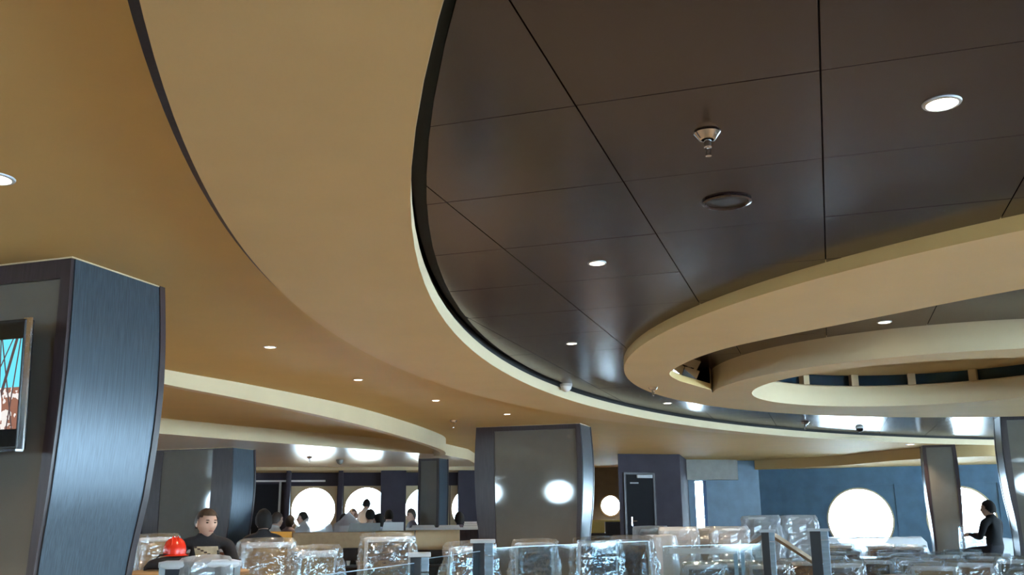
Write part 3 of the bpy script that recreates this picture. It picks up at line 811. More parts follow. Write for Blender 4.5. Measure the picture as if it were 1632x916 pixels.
PC = [
    ('slate', -1.79, 13.85, 0.2, 'slate wrapped chair, leftmost of the front row under the white rail'),
    ('slate2', -1.28, 14.3, -0.3, 'slate wrapped chair, second from left of the front row'),
    ('slate', -0.90, 13.9, 0.1, 'slate wrapped chair at the foot of the dark stair post'),
    ('brown', -0.45, 14.95, -0.2, 'brown wrapped chair under the sloping pale handrail'),
    ('slate2', 0.02, 14.4, 0.15, 'slate wrapped chair at the lower end of the sloping handrail'),
    ('slate', 0.50, 15.5, 0.0, 'dark wrapped chair directly below the big round window'),
    ('slate2', 1.11, 15.3, 0.1, 'dark wrapped chair right of the one below the big round window'),
    ('tan', 1.22, 13.85, -0.15, 'pale wrapped chair nearest in the lower right corner group'),
    ('brown', 1.65, 17.6, 0.0, 'brown wrapped chair left of the slim pillar'),
    ('slate', 2.10, 18.9, 0.1, 'slate wrapped chair at the foot of the slim pillar'),
    ('brown2', 1.72, 14.8, 0.1, 'broad brown wrapped chair in the front right group'),
    ('brown', 2.28, 16.9, -0.1, 'brown wrapped chair just left of the right edge pillar'),
    ('slate2', 2.45, 15.9, 0.2, 'slate wrapped chair touching the right edge pillar in view'),
    ('slate', 0.98, 18.5, 0.1, 'slate wrapped chair in the second row right of the big window'),
    ('brown2', 0.14, 19.0, 0.0, 'brown wrapped chair in the second row left of the big window'),
    ('slate2', 1.45, 21.8, 0.0, 'wrapped chair by the far wall between big window and slim pillar'),
    ('brown', 0.90, 22.4, 0.1, 'brown wrapped chair by the far wall right under the big window'),
    ('slate', 0.10, 22.8, 0.0, 'wrapped chair by the far wall left under the big window'),
    ('slate2', -0.75, 18.2, 0.2, 'wrapped chair behind the tall chair stacks'),
    ('tan', 1.05, 16.6, 0.2, 'pale wrapped chair in the middle of the lower area'),
    ('brown', -0.1, 17.2, -0.2, 'brown wrapped chair in the middle, left of the big window'),
]
for k, x, y, dr, lab in PC: chair(k, x, y, PIT, away(x, y) + dr, lab, PITG)
# stacks of chairs packed in film
STK = [(-2.25, 14.75, 4, 'left of the white rail', 0.1), (-1.93, 15.4, 4, 'behind the white rail', -0.05), (-1.52, 14.95, 4, 'at the right end of the white rail', 0.12),
       (-1.09, 16.0, 5, 'beside the dark stair post', 0.0), (-0.55, 16.2, 5, 'right of the dark stair post, under the handrail', 0.1), (-3.0, 16.7, 4, 'before the service door', 0.0)]
for i, (x, y, n_, where, dr) in enumerate(STK):
    names = {0: 'lowest', 1: 'second', 2: 'third', 3: 'fourth', 4: 'top'}
    for k in range(n_):
        nm = 'top' if k == n_ - 1 else names[k]
        chair(['bare', 'bare2'][i % 2], x, y, PIT + 0.155 * k, away(x, y) + dr, '%s chair of the wrapped stack %s' % (nm, where), 'chairs stacked in film')
    top = PIT + 0.92 + 0.155 * (n_ - 1)
    f = film_cover(20 + i, w=0.29, ztop=0.5, zbot=-0.25).build('plastic_sheet', M['film_milky'], None, smooth=False, fix=False)
    f.location = (x, y, top - 0.48); f.rotation_euler = (0, 0, away(x, y) + dr)
    tag(f, 'milky film over the chair stack %s' % where, 'plastic sheet', 'films over the chair stacks')

def table(label, x, y, z, r, h, top):
    e = empty('table', (x, y, z), 0, label, 'table')
    MB().lathe([(r - 0.015, h - 0.035), (r, h - 0.03), (r, h - 0.006), (r - 0.006, h)], n=48).build('table_top', top, e, smooth=True)
    MB().lathe([(0.03, 0.04), (0.03, h - 0.035)], n=16).build('column', M['steel'], e, smooth=True)
    MB().lathe([(0.25, 0.0), (0.25, 0.012), (0.04, 0.04)], n=32).build('foot', M['steel'], e, smooth=True)
table('round tan table in front of the man in the black sweater', -5.50, 7.42, 0, 0.56, 0.75, M['tantop'])
table('small round white table at the bottom, under the sideways wrapped chair', -3.83, 6.30, 0, 0.33, 0.75, M['whitetop'])
table('white round table standing before the big round window', 0.55, 20.6, PIT, 0.5, 0.75, M['whitetop'])
table('white round table in front of the slim pillar', 1.60, 20.6, PIT, 0.5, 0.75, M['whitetop'])
table('white round table between front chairs at the right', 0.95, 14.55, PIT, 0.4, 0.75, M['whitetop'])
table('white round table among the chairs at the right edge', 1.95, 16.0, PIT, 0.35, 0.75, M['whitetop'])

def draped(name, x, y, z, rz, w, d, h, seed, m, label, cat, peak=0.0):
    """sheet hanging over a block or a pile"""
    mb = MB(); N = 22; K = 15
    loops = []
    for k in range(K):
        t = k / (K - 1)
        if t < 0.45: s = t / 0.45; zz = h + peak * (1 - s) ** 1.3; f = max(s, 0.02)
        else: s = (t - 0.45) / 0.55; zz = h * (1 - s) ; f = 1 + 0.16 * s
        lp = []
        for i in range(N * 2):
            a = 2 * PI * i / (2 * N); c_, s_ = math.cos(a), math.sin(a)
            px, py = w * f * math.copysign(abs(c_) ** .55, c_), d * f * math.copysign(abs(s_) ** .55, s_)
            fold = (0.05 * math.sin(7 * a + seed) if t > 0.45 else 0.0) * s + 0.03 * noise.noise(Vector((px * 6, py * 6, zz * 5 + seed)))
            lp.append((px + c_ * fold, py + s_ * fold, max(0.0, zz + 0.05 * noise.noise(Vector((px * 5 + seed, py * 5, 0))) * (1 if t < 0.6 else 0))))
        loops.append(lp)
    mb.loft(loops)
    o = mb.build(name, m, None, smooth=True, fix=False)
    o.location = (x, y, z); o.rotation_euler = (0, 0, rz)
    return tag(o, label, cat)
draped('dust_sheet', -2.40, 14.05, PIT, 0.2, 0.25, 0.2, 1.29, 3, M['film_milky'], 'white sheet draped over a block left of the white rail', 'sheet')
draped('dust_sheet', -1.30, 16.75, PIT, 0.0, 0.33, 0.18, 1.3, 5, M['film_milky'], 'white sheet draped behind the dark stair post', 'sheet')
draped('dust_sheet', 2.53, 20.9, PIT, 0.0, 0.2, 0.2, 1.3, 6, M['film'], 'tall bundle in clear film before the second round window', 'sheet', 0.1)
draped('dust_sheet', 0.75, 24.2, PIT, 0.0, 1.2, 0.35, 1.05, 8, M['film_milky'], 'long white sheeted pile under the big round window', 'sheet')
draped('dust_sheet', 3.25, 24.9, PIT, 0.0, 0.8, 0.3, 1.0, 9, M['film_milky'], 'white sheeted pile under the second round window', 'sheet')

# ---- balustrade posts, glass and handrails
def post(x, y, z, h, label, rz=0.0, w=0.075):
    e = empty('balustrade_post', (x, y, z), rz, label, 'post')
    MB().box(-w, w * 0.15, -w, w, 0.02, h - 0.03).build('dark_face', M['postdark'], e, bevel=0.004)
    mf = MB().box(w * 0.15 + 0.002, w, -w, w, 0.02, h - 0.14).build('metal_face', M['postblue'], e, bevel=0.004)
    MB().box(w * 0.15 + 0.002, w, -w - 0.003, w + 0.003, h - 0.13, h - 0.03).build('clamp', M['postblue'], mf, bevel=0.004)
    MB().box(-w * 1.25, w * 1.2, -w * 1.2, w * 1.2, h - 0.03, h).build('cap', M['frame'], e, bevel=0.005)
    MB().box(-w * 1.3, w * 1.3, -w * 1.3, w * 1.3, 0, 0.02).build('foot_plate', M['steel'], e)
PA, PB, PBX, PCX, PC_, PD = (-2.80, 6.42), (-2.96, 8.18), (-2.42, 9.7), (-1.91, 10.83), (-0.75, 12.0), (-0.18, 12.8)
post(*PA, 0, 0.95, 'balustrade post left of the brown wrapped chair', away(*PA), 0.065)
post(*PB, 0, 1.0, 'balustrade post in front of the middle pillar', away(*PB), 0.09)
post(*PC_, 0, 1.02, 'tall stair post where the pale sloping handrail starts', away(*PC_), 0.075)
post(*PD, 0, 1.02, 'stair post just left of the big round window', away(*PD), 0.11)
def pane(a, b, label, top=0.92):
    a, b = Vector(a), Vector(b); u = (b - a).normalized(); L = (b - a).length
    e = empty('glass_balustrade', (a.x, a.y, 0), math.atan2(u.y, u.x), label, 'balustrade')
    MB().box(0.12, L - 0.12, -0.006, 0.006, 0.06, top).build('pane', M['glass'], e)
    MB().box(0.12, L - 0.12, -0.02, 0.02, 0.0, 0.06).build('floor_channel', M['steel'], e)
    MB().box(0.12, L - 0.12, -0.006, 0.006, top, top + 0.004).build('edge_strip', M['postblue'], e)
pane((-2.70, 4.5), PA, 'glass balustrade pane running down to the bottom, left of the first post', 0.88)
pane(PA, PB, 'glass balustrade pane between the two posts by the brown chair', 0.9)
pane(PB, PBX, 'glass balustrade pane in front of the middle pillar')
pane(PBX, PCX, 'glass balustrade pane just right of the middle pillar')
pane(PCX, PC_, 'glass balustrade pane left of the tall stair post', 0.86)
def rail(pts, label, m, w=0.06, h=0.05):
    mb = MB()
    for i in range(len(pts) - 1): mb.bar(pts[i], pts[i + 1], w, h)
    e = empty('handrail', (pts[0][0], pts[0][1], pts[0][2]), 0, label, 'handrail')
    mb.v = [(x - pts[0][0], y - pts[0][1], z - pts[0][2]) for x, y, z in mb.v]
    mb.build('rail', m, e)
    q = Vector(pts[-1]) - Vector(pts[0])
    zf = PIT if pts[-1][1] > PY0 else 0.0
    MB().bar((q.x, q.y, q.z), (q.x, q.y, zf - pts[0][2]), 0.05, 0.05).build('baluster', M['postblue'], e)
rail([(-0.70, 12.08, 0.96), (-0.22, 14.3, 0.50)], 'pale sloping handrail going down right from the tall stair post', M['tanup'])
rail([(-0.80, 12.08, 0.95), (-1.22, 13.85, 0.72)], 'sloping handrail going down left from the tall stair post', M['greyup'], 0.04, 0.04)
rail([(-2.18, 13.6, 0.72), (-1.30, 13.7, 0.72)], 'horizontal white rail in front of the chair stacks', M['whitetop'], 0.05, 0.07)

# ---- long counter of the serving station on the left
ctr = away(-7.3, 14.6)
cu = Vector((math.cos(ctr), math.sin(ctr)))
def station(name, px_a, px_b, z0, z1, depth, m, label, cat, dark=True, roll=False):
    a, b = Vector(px_a), Vector(px_b); u = (b - a).normalized(); L = (b - a).length
    e = empty(name, (a.x, a.y, 0), math.atan2(u.y, u.x), label, cat)
    if roll:
        r = (z1 - z0) / 2
        loops = [[(x, depth / 2 + depth / 2 * math.copysign(abs(math.cos(t)) ** .6, math.cos(t)), z0 + r + r * math.copysign(abs(math.sin(t)) ** .6, math.sin(t))) for t in [2 * PI * i / 20 for i in range(20)]] for x in (0.0, 0.02, L - 0.02, L)]
        MB().loft(loops).build('rolled_top', m, e, smooth=True)
    else: MB().box(0, L, 0, depth, z0, z1).build('front_band', m, e, bevel=0.012)
    if dark:
        MB().box(0, L, depth - 0.03, depth, 0.0, z0).build('back_board', M['black'], e)
        MB().box(0, L, 0.03, depth - 0.03, 0.08, 0.11).build('shelf', M['postdark'], e)
        MB().box(0, L, 0.03, depth - 0.03, 0.42, 0.45).build('shelf', M['postdark'], e)
        nsl = max(2, int(L / 0.65) + 1)
        for k in range(nsl):
            x = 0.02 + (L - 0.05) * k / (nsl - 1)
            MB().box(x - 0.012, x + 0.012, 0.0, 0.03, 0, z0).build('upright', M['frame'], e)
    return e
station('serving_counter', (-8.78, 13.90), (-8.40, 14.06), 0.74, 1.0, 0.4, M['orange'], 'short orange-fronted counter end beside the black-haired person', 'counter')
station('serving_counter', (-8.38, 14.05), (-7.22, 14.62), 0.73, 0.98, 0.45, M['tanup'], 'long tan counter over dark open shelves', 'counter')
station('serving_counter', (-7.20, 14.64), (-6.60, 14.90), 0.74, 0.99, 0.45, M['olive'], 'olive brown counter section left of the pale rolled one', 'counter')
station('serving_counter', (-6.56, 14.85), (-5.88, 15.10), 0.68, 1.0, 0.4, M['cream'], 'pale counter with rounded top left of the middle pillar', 'counter', roll=True)
for i, (s, c_) in enumerate(((0.55, 'leftmost'), (0.68, 'middle'), (0.80, 'rightmost'))):
    p = Vector((-8.38, 14.05)).lerp(Vector((-7.22, 14.62)), s)
    o = MB().lathe([(0.022, 0.0), (0.035, 0.07), (0.033, 0.072), (0.02, 0.006)], n=16).build('cup', M['white'], None, smooth=True)
    o.location = (p.x - 0.03, p.y + 0.12, 0.45)
    tag(o, '%s of the three white cups on the shelf of the tan counter' % c_, 'cup', 'cups on the dark shelf')
def booth(x, y, w, z0, z1, m, label, rz):
    e = empty('booth_seat', (x, y, 0), rz, label, 'booth')
    MB().loft([[(-w - .05 * (1 - t), -.05, z0 + (z1 - z0) * t), (w + .05 * (1 - t) * 0, -.05, z0 + (z1 - z0) * t), (w, .06, z0 + (z1 - z0) * t), (-w - .05 * (1 - t), .06, z0 + (z1 - z0) * t)] for t in (0, .05, .95, 1)]).build('backrest', m, e)
    MB().box(-w, w, 0.06, 0.5, 0.38, 0.48).build('seat', m, e, bevel=0.02)
    MB().box(-w + .05, w - .05, 0.0, 0.42, 0.0, 0.38).build('plinth', M['postdark'], e)
    MB().box(-w, w, -.05, .06, 0.3, z0).build('back_shell', m, e)
booth(-7.66, 15.2, 0.26, 0.85, 1.12, M['greyup'], 'grey booth back rising behind the long tan counter', away(-7.65, 15.2))
booth(-7.28, 15.55, 0.17, 0.9, 1.13, M['whitetop'], 'small white booth back beside the grey one', away(-7.31, 15.35))
draped('dust_sheet', -8.66, 15.2, 0, 0.3, 0.32, 0.24, 1.07, 13, M['film_milky'], 'peaked white plastic heap behind the tan counter, left one', 'sheet', 0.26)
draped('dust_sheet', -8.36, 15.93, 0, 0.5, 0.28, 0.22, 1.07, 14, M['film_milky'], 'peaked grey-white plastic heap left of the grey booth back', 'sheet', 0.25)
bf = empty('buffet_counter', (-7.0, 16.95, 0), away(-7.06, 16.8), 'white buffet counter left of the middle pillar', 'counter')
MB().box(-0.62, 0.75, -0.3, 0.3, 0.98, 1.02).build('worktop', M['whitetop'], bf, bevel=0.006)
MB().box(-0.58, 0.7, -0.26, 0.26, 0, 0.98).build('body', M['wood'], bf)
for i, (ux, w, h, lab) in enumerate(((-0.3, 0.22, 0.05, 'flat white tray pile on the buffet counter, left one'), (0.18, 0.2, 0.045, 'flat white tray pile on the buffet counter, middle one'), (0.58, 0.13, 0.11, 'white rounded box on the right end of the buffet counter'))):
    o = MB()
    for k in range(3): o.box(-w + .01 * k, w - .008 * k, -.14, .14, h * k / 3, h * (k + .85) / 3)
    o = o.build('tray_pile', M['white'], None); ca = away(-7.06, 16.8)
    o.location = (-7.0 + ux * math.cos(ca), 16.95 + ux * math.sin(ca), 1.02); o.rotation_euler = (0, 0, ca)
    tag(o, lab, 'tray')
yc = empty('bar_counter', (-5.62, 24.3, 0), away(-5.35, 23.9), 'yellow bar counter at the end of the passage beside the service door', 'counter')
MB().box(-0.7, 0.7, -0.3, 0.3, 1.07, 1.12).build('worktop', M['yellow'], yc, bevel=0.006)
MB().box(-0.6, 0.1, -0.28, 0.25, 0.8, 1.07).build('front_panel', M['yellow'], yc)
MB().box(-0.66, 0.66, -0.22, 0.26, 0, 0.8).build('body', M['postdark'], yc)
MB().box(0.12, 0.66, -0.22, 0.26, 0.8, 1.07).build('drawer_unit', M['postdark'], yc)
# low white tub chair
e = empty('tub_chair', (-5.80, 10.0, 0), away(-5.8, 10.0) + 0.6, 'low white moulded tub chair below the tan counter', 'chair')
loops = []
for z, r in ((.32, .17), (.45, .2), (.62, .215), (.645, .205)):
    loops.append([(r * math.cos(a), r * math.sin(a), z + (0.06 * math.cos(a + PI / 2) if z > .5 else 0)) for a in [PI * 0.9 + PI * 1.2 * i / 20 for i in range(21)]])
loops2 = [[((p[0]) * .86, (p[1]) * .86, p[2]) for p in l] for l in loops]
mb = MB(); n_ = 21
mb.loft([loops[0] + loops2[0][::-1], loops[1] + loops2[1][::-1], loops[2] + loops2[2][::-1], loops[3] + loops2[3][::-1]]).build('shell', M['white'], e, smooth=True)
MB().lathe([(.16, .30), (.2, .32), (.2, .36), (.17, .38)], n=28).build('seat', M['white'], e, smooth=True)
for a in (0.8, 2.35, 3.9, 5.5): MB().tube([(.11 * math.cos(a), .11 * math.sin(a), .3), (.19 * math.cos(a), .19 * math.sin(a), 0)], .012).build('leg', M['steel'], e)
# black bag and red hard hat on the tan table
e = empty('bag', (-5.72, 7.50, 0.75), away(-5.76, 7.56), 'black soft bag lying on the round tan table', 'bag')
loops = []
for k in range(13):
    x = -.22 + .44 * k / 12; q = math.sqrt(max(0.02, 1 - (x / .225) ** 4))
    loops.append([(x, .11 * q * math.copysign(abs(math.cos(a)) ** .6, math.cos(a)), .06 + .062 * q * math.copysign(abs(math.sin(a)) ** .6, math.sin(a)) * (1 + .2 * math.sin(9 * x)) - .06 * (1 - q)) for a in [2 * PI * i / 16 for i in range(16)]])
MB().loft(loops).build('body', M['knit'], e, smooth=True)
MB().tube([(-.12, 0, .10), (-.09, -.05, .135), (0, -.07, .14), (.09, -.05, .13), (.12, 0, .10)], .008).build('handle', M['knit'], e)
e = empty('hard_hat', (-5.70, 7.53, 0.873), away(-5.78, 7.66), 'glossy red hard hat resting beside the man in the black sweater', 'hat')
MB().lathe([(.098, .012), (.10, .05), (.094, .09), (.078, .13), (.05, .155), (.02, .165), (.001, .167)], n=32, cap=False).build('shell', M['red'], e, smooth=True)
MB().lathe([(.09, .0), (.115, .002), (.118, .008), (.098, .018)], n=32, cap=False).build('brim', M['red'], e, smooth=True)
for k in (-1, 0, 1): MB().tube([(k * .03, -.085, .10), (k * .028, -.06, .148), (k * .02, 0, .172), (k * .028, .06, .148)], .006).build('ridge', M['red'], e)

# ================================================================== PEOPLE
from mathutils.bvhtree import BVHTree
def head_mesh(bm, c, yaw, tilt, s=1.0, nod=0.0):
    """head with face towards +y before turning; returns matrix"""
    mw = Matrix.Translation(c) @ Matrix.Rotation(yaw, 4, 'Z') @ Matrix.Rotation(nod, 4, 'X') @ Matrix.Rotation(tilt, 4, 'Y')
    g = lambda x, z, x0, z0, w: math.exp(-((x - x0) ** 2 + (z - z0) ** 2) / (w * w))
    nu, nv = 36, 26; rows = []
    for j in range(1, nv):
        th = PI * j / nv; row = []
        for i in range(nu):
            ph = 2 * PI * i / nu
            x, y, z = math.sin(th) * math.cos(ph), math.sin(th) * math.sin(ph), math.cos(th)
            X_, Y_, Z_ = .077 * x, .096 * y, .118 * z
            if z < -0.15:
                k = (-z - .15); X_ *= 1 - .38 * k; Y_ = Y_ * (1 - .25 * k) + .022 * k
            if y > 0:
                d = .024 * g(X_, Z_, 0, -.022, .014) + .012 * g(X_, Z_, 0, .004, .010)          # nose
                d -= .010 * g(X_, Z_, .033, .014, .016) + .010 * g(X_, Z_, -.033, .014, .016)   # eye sockets
                d += .007 * g(X_, Z_, .03, .036, .018) + .007 * g(X_, Z_, -.03, .036, .018)     # brows
                d += .007 * g(X_, Z_, 0, -.060, .016) + .010 * g(X_, Z_, 0, -.098, .02)         # lips, chin
                Y_ += d
            row.append(bm.verts.new(mw @ Vector((X_ * s, Y_ * s, Z_ * s))))
        rows.append(row)
    t = bm.verts.new(mw @ Vector((0, 0, .118 * s))); b = bm.verts.new(mw @ Vector((0, .02 * s, -.118 * s)))
    fs = []
    for j in range(len(rows) - 1):
        for i in range(nu): fs.append(bm.faces.new((rows[j][i], rows[j + 1][i], rows[j + 1][(i + 1) % nu], rows[j][(i + 1) % nu])))
    for i in range(nu):
        fs.append(bm.faces.new((t, rows[0][i], rows[0][(i + 1) % nu]))); fs.append(bm.faces.new((b, rows[-1][(i + 1) % nu], rows[-1][i])))
    for f in fs: f.material_index = 0; f.smooth = True
    def ball(p, r, mi):
        q = bmesh.ops.create_uvsphere(bm, u_segments=10, v_segments=7, radius=1.0, matrix=mw @ Matrix.Translation(Vector(p) * s) @ Matrix.Diagonal((r[0] * s, r[1] * s, r[2] * s, 1)))
        for v in q['verts']:
            for f in v.link_faces: f.material_index = mi; f.smooth = True
    for k in (-1, 1):
        ball((k * .080, -.006, -.005), (.010, .02, .032), 0)
        ball((k * .032, .082, .013), (.011, .008, .006), 3)
        ball((k * .032, .087, .035), (.018, .008, .004), 3)
    ball((0, .096, -.060), (.021, .007, .006), 4)
    return mw
def hair_mesh(mw, s, style):
    mb = MB(); nu, nv = 36, 22; keep = {}
    for j in range(nv + 1):
        th = PI * j / nv
        for i in range(nu):
            ph = 2 * PI * i / nu
            x, y, z = math.sin(th) * math.cos(ph), math.sin(th) * math.sin(ph), math.cos(th)
            k = 1.09 + .035 * noise.noise(Vector((x * 5, y * 5, z * 5)))
            if style == 'full': k += .07 * max(0, z) + 0.03
            keep[(j, i)] = len(mb.v)
            zz = .118 * z * k + (.012 if style == 'full' else .006) * max(0, z)
            mb.v.append(tuple(mw @ Vector((.083 * x * k * s, (.098 * y * k - .006) * s, zz * s))))
    lim = {'short': lambda y: .5 if y > .55 else (.5 - .95 * (.55 - y) if y > -.3 else -.35), 'full': lambda y: .42 if y > .6 else (.42 - 1.0 * (.6 - y) if y > -.3 else -.62),
           'long': lambda y: .45 if y > .55 else (.45 - 1.6 * (.55 - y) if y > -.2 else -.95)}[style]
    for j in range(nv):
        for i in range(nu):
            th = PI * (j + .5) / nv; y = math.sin(th) * math.sin(2 * PI * (i + .5) / nu); z = math.cos(th)
            if z > lim(y):
                mb.f.append([keep[(j, i)], keep[(j + 1, i)], keep[(j + 1, (i + 1) % nu)], keep[(j, (i + 1) % nu)]]); mb.mi.append(0)
    return mb
def body_mesh(pose, name):
    """skeleton grown into one surface: tags 0 skin, 1 top, 2 trousers, 5 shoes"""
    V = []; E = []; R = []; T = []
    def chain(pts, start=None):
        prev = start
        for (p, r, t) in pts:
            V.append(p); R.append(r if isinstance(r, tuple) else (r, r)); T.append(t)
            if prev is not None: E.append((prev, len(V) - 1))
            prev = len(V) - 1
        return prev
    P = pose
    lean = P.get('lean', 0.0)
    if P['sit']: pel = (0, 0, .56)
    else: pel = (0, 0, .95)
    bz = pel[2]
    chain([(pel, (.155, .115), 2)])
    tor = chain([((0, .005 + lean * .3, bz + .12), (.145, .105), 1), ((0, lean * .6, bz + .26), (.155, .115), 1), ((0, lean * .9, bz + .38), (.165, .11), 1)], 0)
    nb_ = chain([((0, lean, bz + .465), (.085, .075), 1), ((0, lean + .005, bz + .52), (.055, .058), 0), ((0, lean + .015, bz + .54), (.06, .063), 0)], tor)
    for k, sd in ((-1, 'L'), (1, 'R')):
        sh = chain([((k * .10, lean * .9, bz + .425), (.085, .08), 1), ((k * .185, lean * .9, bz + .40), (.07, .068), 1)], tor)
        el, wr, hd = P['arm' + sd]
        s0 = Vector((k * .185, lean * .9, bz + .40)); el = Vector(el); wr = Vector(wr); hd = Vector(hd)
        w = chain([(tuple(s0.lerp(el, .5)), .056, 1), (tuple(el), .047, 1), (tuple(el.lerp(wr, .5)), .043, 1), (tuple(el.lerp(wr, .9)), .034, 1), (tuple(wr), .028, 0)], sh)
        d = (hd - wr).normalized(); side = d.cross(Vector((0, 0, 1))).normalized()
        palm = chain([(tuple(wr + d * .05), (.036, .02), 0)], w)
        if P.get('fingers'):
            for q, (o_, ln) in enumerate(((-.03, .058), (-.01, .075), (.01, .08), (.03, .07))):
                st = wr + d * .075 + side * o_
                chain([(tuple(st), .0105, 0), (tuple(st + d * ln * .5 + Vector((0, 0, -.004))), .0095, 0), (tuple(st + d * ln + Vector((0, 0, -.018))), .0085, 0)], palm)
            tdir = side * (-k)
            chain([(tuple(wr + d * .025 + tdir * .032), .012, 0), (tuple(wr + d * .055 + tdir * .052), .0105, 0), (tuple(wr + d * .08 + tdir * .056), .009, 0)], w)
        else:
            chain([(tuple(wr + d * .11), (.034, .016), 0), (tuple(wr + d * .165 + Vector((0, 0, -.012))), (.026, .011), 0)], palm)
        if P['sit']:
            chain([((k * .10, .05, .53), .095, 2), ((k * .11, .25, .525), .08, 2), ((k * .115, .44, .515), .066, 2), ((k * .115, .45, .30), .056, 2), ((k * .115, .43, .11), .042, 2), ((k * .115, .46, .055), .045, 5), ((k * .125, .58, .04), .038, 5)], 0)
        else:
            chain([((k * .10, 0, .87), .095, 2), ((k * .11, .01, .68), .08, 2), ((k * .11, .015, .48), .062, 2), ((k * .11, 0, .30), .056, 2), ((k * .11, -.02, .11), .042, 2), ((k * .11, .01, .055), .045, 5), ((k * .12, .13, .04), .038, 5)], 0)
    me = bpy.data.meshes.new(name); me.from_pydata(V, E, []); me.update()
    o = bpy.data.objects.new(name, me); COL.objects.link(o)
    sk = o.modifiers.new('skin', 'SKIN'); sk.use_smooth_shade = True
    for i, v in enumerate(me.skin_vertices[0].data):
        v.radius = R[i]; v.use_root = (i == 0)
    ss = o.modifiers.new('sub', 'SUBSURF'); ss.levels = 2; ss.render_levels = 2
    dg = bpy.context.evaluated_depsgraph_get(); dg.update()
    ev = o.evaluated_get(dg)
    nm = bpy.data.meshes.new_from_object(ev, depsgraph=dg)
    bpy.data.objects.remove(o); 
    bm = bmesh.new(); bm.from_mesh(nm)
    pts = [Vector(p) for p in V]
    for f in bm.faces:
        c = f.calc_center_median()
        i = min(range(len(pts)), key=lambda q: (pts[q] - c).length - max(R[q]) * .5)
        f.material_index = T[i]; f.smooth = True
    hs = P.get('hs', 1.06)
    mw = head_mesh(bm, Vector((0, lean + .03, bz + .598)), P.get('yaw', 0), P.get('tilt', 0), hs, P.get('nod', 0))
    out = bpy.data.meshes.new(name); bm.to_mesh(out); bm.free()
    for q in range(6): out.materials.append(M['skin'])
    return out, mw, hs
BODY = {}
POSES = {
    'table': dict(sit=True, lean=.06, yaw=.42, tilt=0, nod=-.10, fingers=True, hs=1.08, armL=((-.27, .12, .72), (-.10, .34, .79), (0, .42, .785)), armR=((.27, .12, .72), (.12, .33, .79), (.02, .40, .785))),
    'eat': dict(sit=True, lean=.08, yaw=.15, tilt=0, nod=-.25, fingers=True, armL=((-.26, .14, .73), (-.16, .36, .79), (-.10, .46, .78)), armR=((.26, .14, .73), (.16, .36, .79), (.10, .46, .78))),
    'far': dict(sit=True, lean=.03, yaw=.3, armL=((-.25, .08, .73), (-.15, .32, .78), (-.1, .42, .77)), armR=((.25, .08, .73), (.15, .32, .78), (.1, .42, .77))),
    'stand': dict(sit=False, lean=.10, yaw=.5, nod=-.2, armL=((-.25, .08, 1.1), (-.2, .28, 1.0), (-.18, .36, .98)), armR=((.25, .1, 1.1), (.2, .3, 1.0), (.18, .38, .98))),
}
def person(pose, x, y, z, rz, s, top, trous, hair, style, label, group=None):
    key = pose
    if key not in BODY: BODY[key] = body_mesh(POSES[pose], 'person')
    me, mw, hs = BODY[key]
    o = bpy.data.objects.new('person', me); COL.objects.link(o)
    for i, m in enumerate((M['skin'], top, trous, M['eye'], M['lips'], M['black'])):
        o.material_slots[i].link = 'OBJECT'; o.material_slots[i].material = m
    o.location = (x, y, z); o.rotation_euler = (0, 0, rz); o.scale = (s, s, s)
    tag(o, label, 'person', group)
    hair_mesh(mw, hs, style).build('hair', hair, o, smooth=True, fix=False)
    return o
# the man facing us; his chair is mostly hidden behind him
rzm = away(-5.93, 8.3) + PI
mx, my = -5.90, 8.26
man = person('table', mx, my, 0, rzm, 1.0, M['knit'], M['denim'], M['hairbr'], 'short', 'man in a black sweater with tan print sitting at the round table')
man.scale = (1.12, 1.05, 1.0)
chair('bare', mx - 0.03, my + 0.02, 0, rzm, 'brown chair under the man in the black sweater', 'chairs people sit on')
bvh = BVHTree.FromPolygons([v.co for v in BODY['table'][0].vertices], [p.vertices for p in BODY['table'][0].polygons])
mb = MB(); N = 8
for j in range(N + 1):
    for i in range(N + 1):
        z = .81 + .13 * j / N; x = -.135 + .20 * i / N + (.03 * j / N)
        h = bvh.ray_cast(Vector((x, 1.0, z)), Vector((0, -1, 0)))
        yy = (h[0].y if h[0] else .12)
        mb.v.append((x, min(yy, .26) + .004, z))
for j in range(N):
    for i in range(N):
        q = j * (N + 1) + i; mb.f.append([q, q + 1, q + N + 2, q + N + 1]); mb.mi.append(1 if abs(i - j) < 1 else 0)
mb.build('sweater_print', [M['print'], M['hairbr']], man, smooth=True, fix=False)['label'] = 'tan square print with a dark diagonal stripe'
x, y = -6.38, 10.05
person('eat', x, y, 0, away(x, y) + .08, 1.0, M['knit'], M['denim'], M['hairb'], 'full', 'black-haired person in a black jacket seen from behind')
FAR = 'people sitting at the tables before the left portholes'
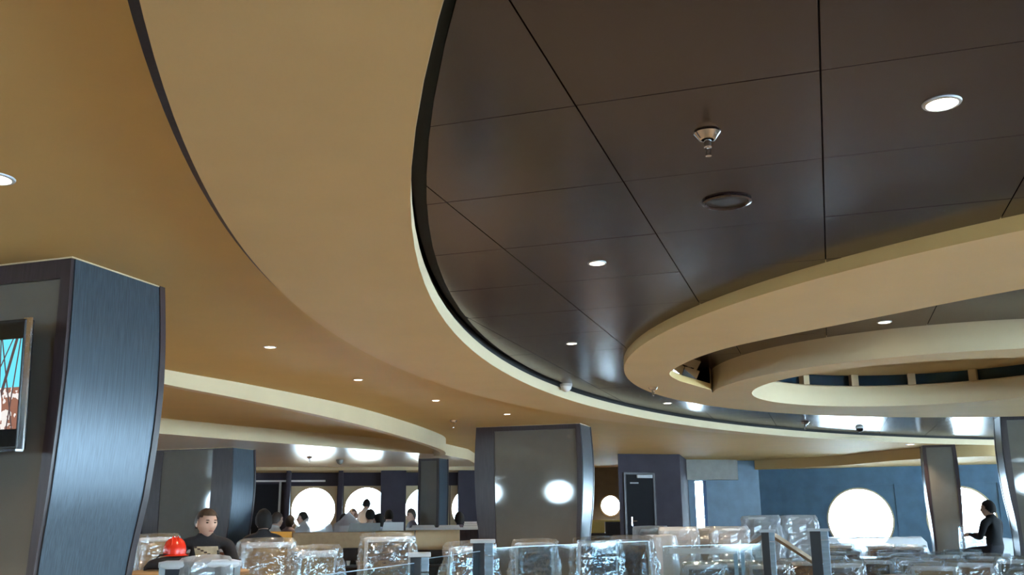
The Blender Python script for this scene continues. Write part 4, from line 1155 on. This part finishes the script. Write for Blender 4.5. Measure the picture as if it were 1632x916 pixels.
for (x, y, s, dr, top, hair, style, lab) in (
    (-9.51, 15.28, 1.02, -1.3, M['wshirt'], M['hairbr'], 'short', 'seated person in a white shirt left of the plastic heaps'),
    (-11.1, 18.4, .98, -.9, M['pshirt'], M['hairb'], 'full', 'dark-haired person bent low beside the white-shirted one'),
    (-10.19, 17.55, 1.04, 1.2, M['navy'], M['hairb'], 'short', 'person in navy seated before the leftmost porthole'),
    (-8.94, 16.76, 1.0, -1.4, M['knit'], M['hairb'], 'long', 'long-haired person in black left of the grey booth back'),
    (-9.67, 18.64, 1.09, 2.9, M['navy'], M['hairbr'], 'short', 'man in a dark top sitting in front of the second porthole'),
    (-8.9, 17.91, 1.07, .2, M['bshirt'], M['hairb'], 'short', 'person in a beige shirt above the grey booth back'),
    (-7.93, 16.38, .98, .9, M['gshirt'], M['hairb'], 'full', 'dark-haired person bowed down above the white booth back'),
    (-9.14, 19.25, 1.07, -.1, M['gshirt'], M['hairb'], 'short', 'person in a grey shirt right of the bowed one'),
    (-9.05, 20.38, 1.08, 1.9, M['pshirt'], M['hairbr'], 'full', 'person in plum leaning beside the slim pillar'),
    (-7.04, 18.1, 1.0, .2, M['pshirt'], M['hairb'], 'full', 'dark seated person close to the left edge of the middle pillar'),
):
    rz = away(x, y) + dr
    person('far', x, y, 0, rz, s, top, M['denim'], hair, style, lab, FAR)
    c = chair('bare', x, y, 0, rz, 'chair under the ' + lab.replace('seated ', '').replace('sitting ', ''), 'chairs people sit on', s)
x, y = -10.1, 19.88
person('stand', x, y, 0, away(x, y) - .9, .97, M['wshirt'], M['denim'], M['hairb'], 'short', 'standing person in a pale shirt silhouetted against the second porthole')
x, y = 2.72, 19.3
person('far', x, y, PIT + .3, away(x, y) + 1.0, 1.16, M['knit'], M['denim'], M['hairb'], 'short', 'person in dark clothes half hidden by the right edge pillar')
st = empty('platform_stool', (x, y, PIT), away(x, y) + 1.0, 'dark platform stool under the person by the right edge pillar', 'stool')
MB().box(-.24, .24, -.2, .22, .62, .70).build('seat', M['slate'], st, bevel=0.02)
MB().box(-.2, .2, -.18, .2, 0, .62).build('base', M['postdark'], st)
MB().box(-.24, .24, .22, .78, 0, .30).build('footrest', M['postdark'], st)
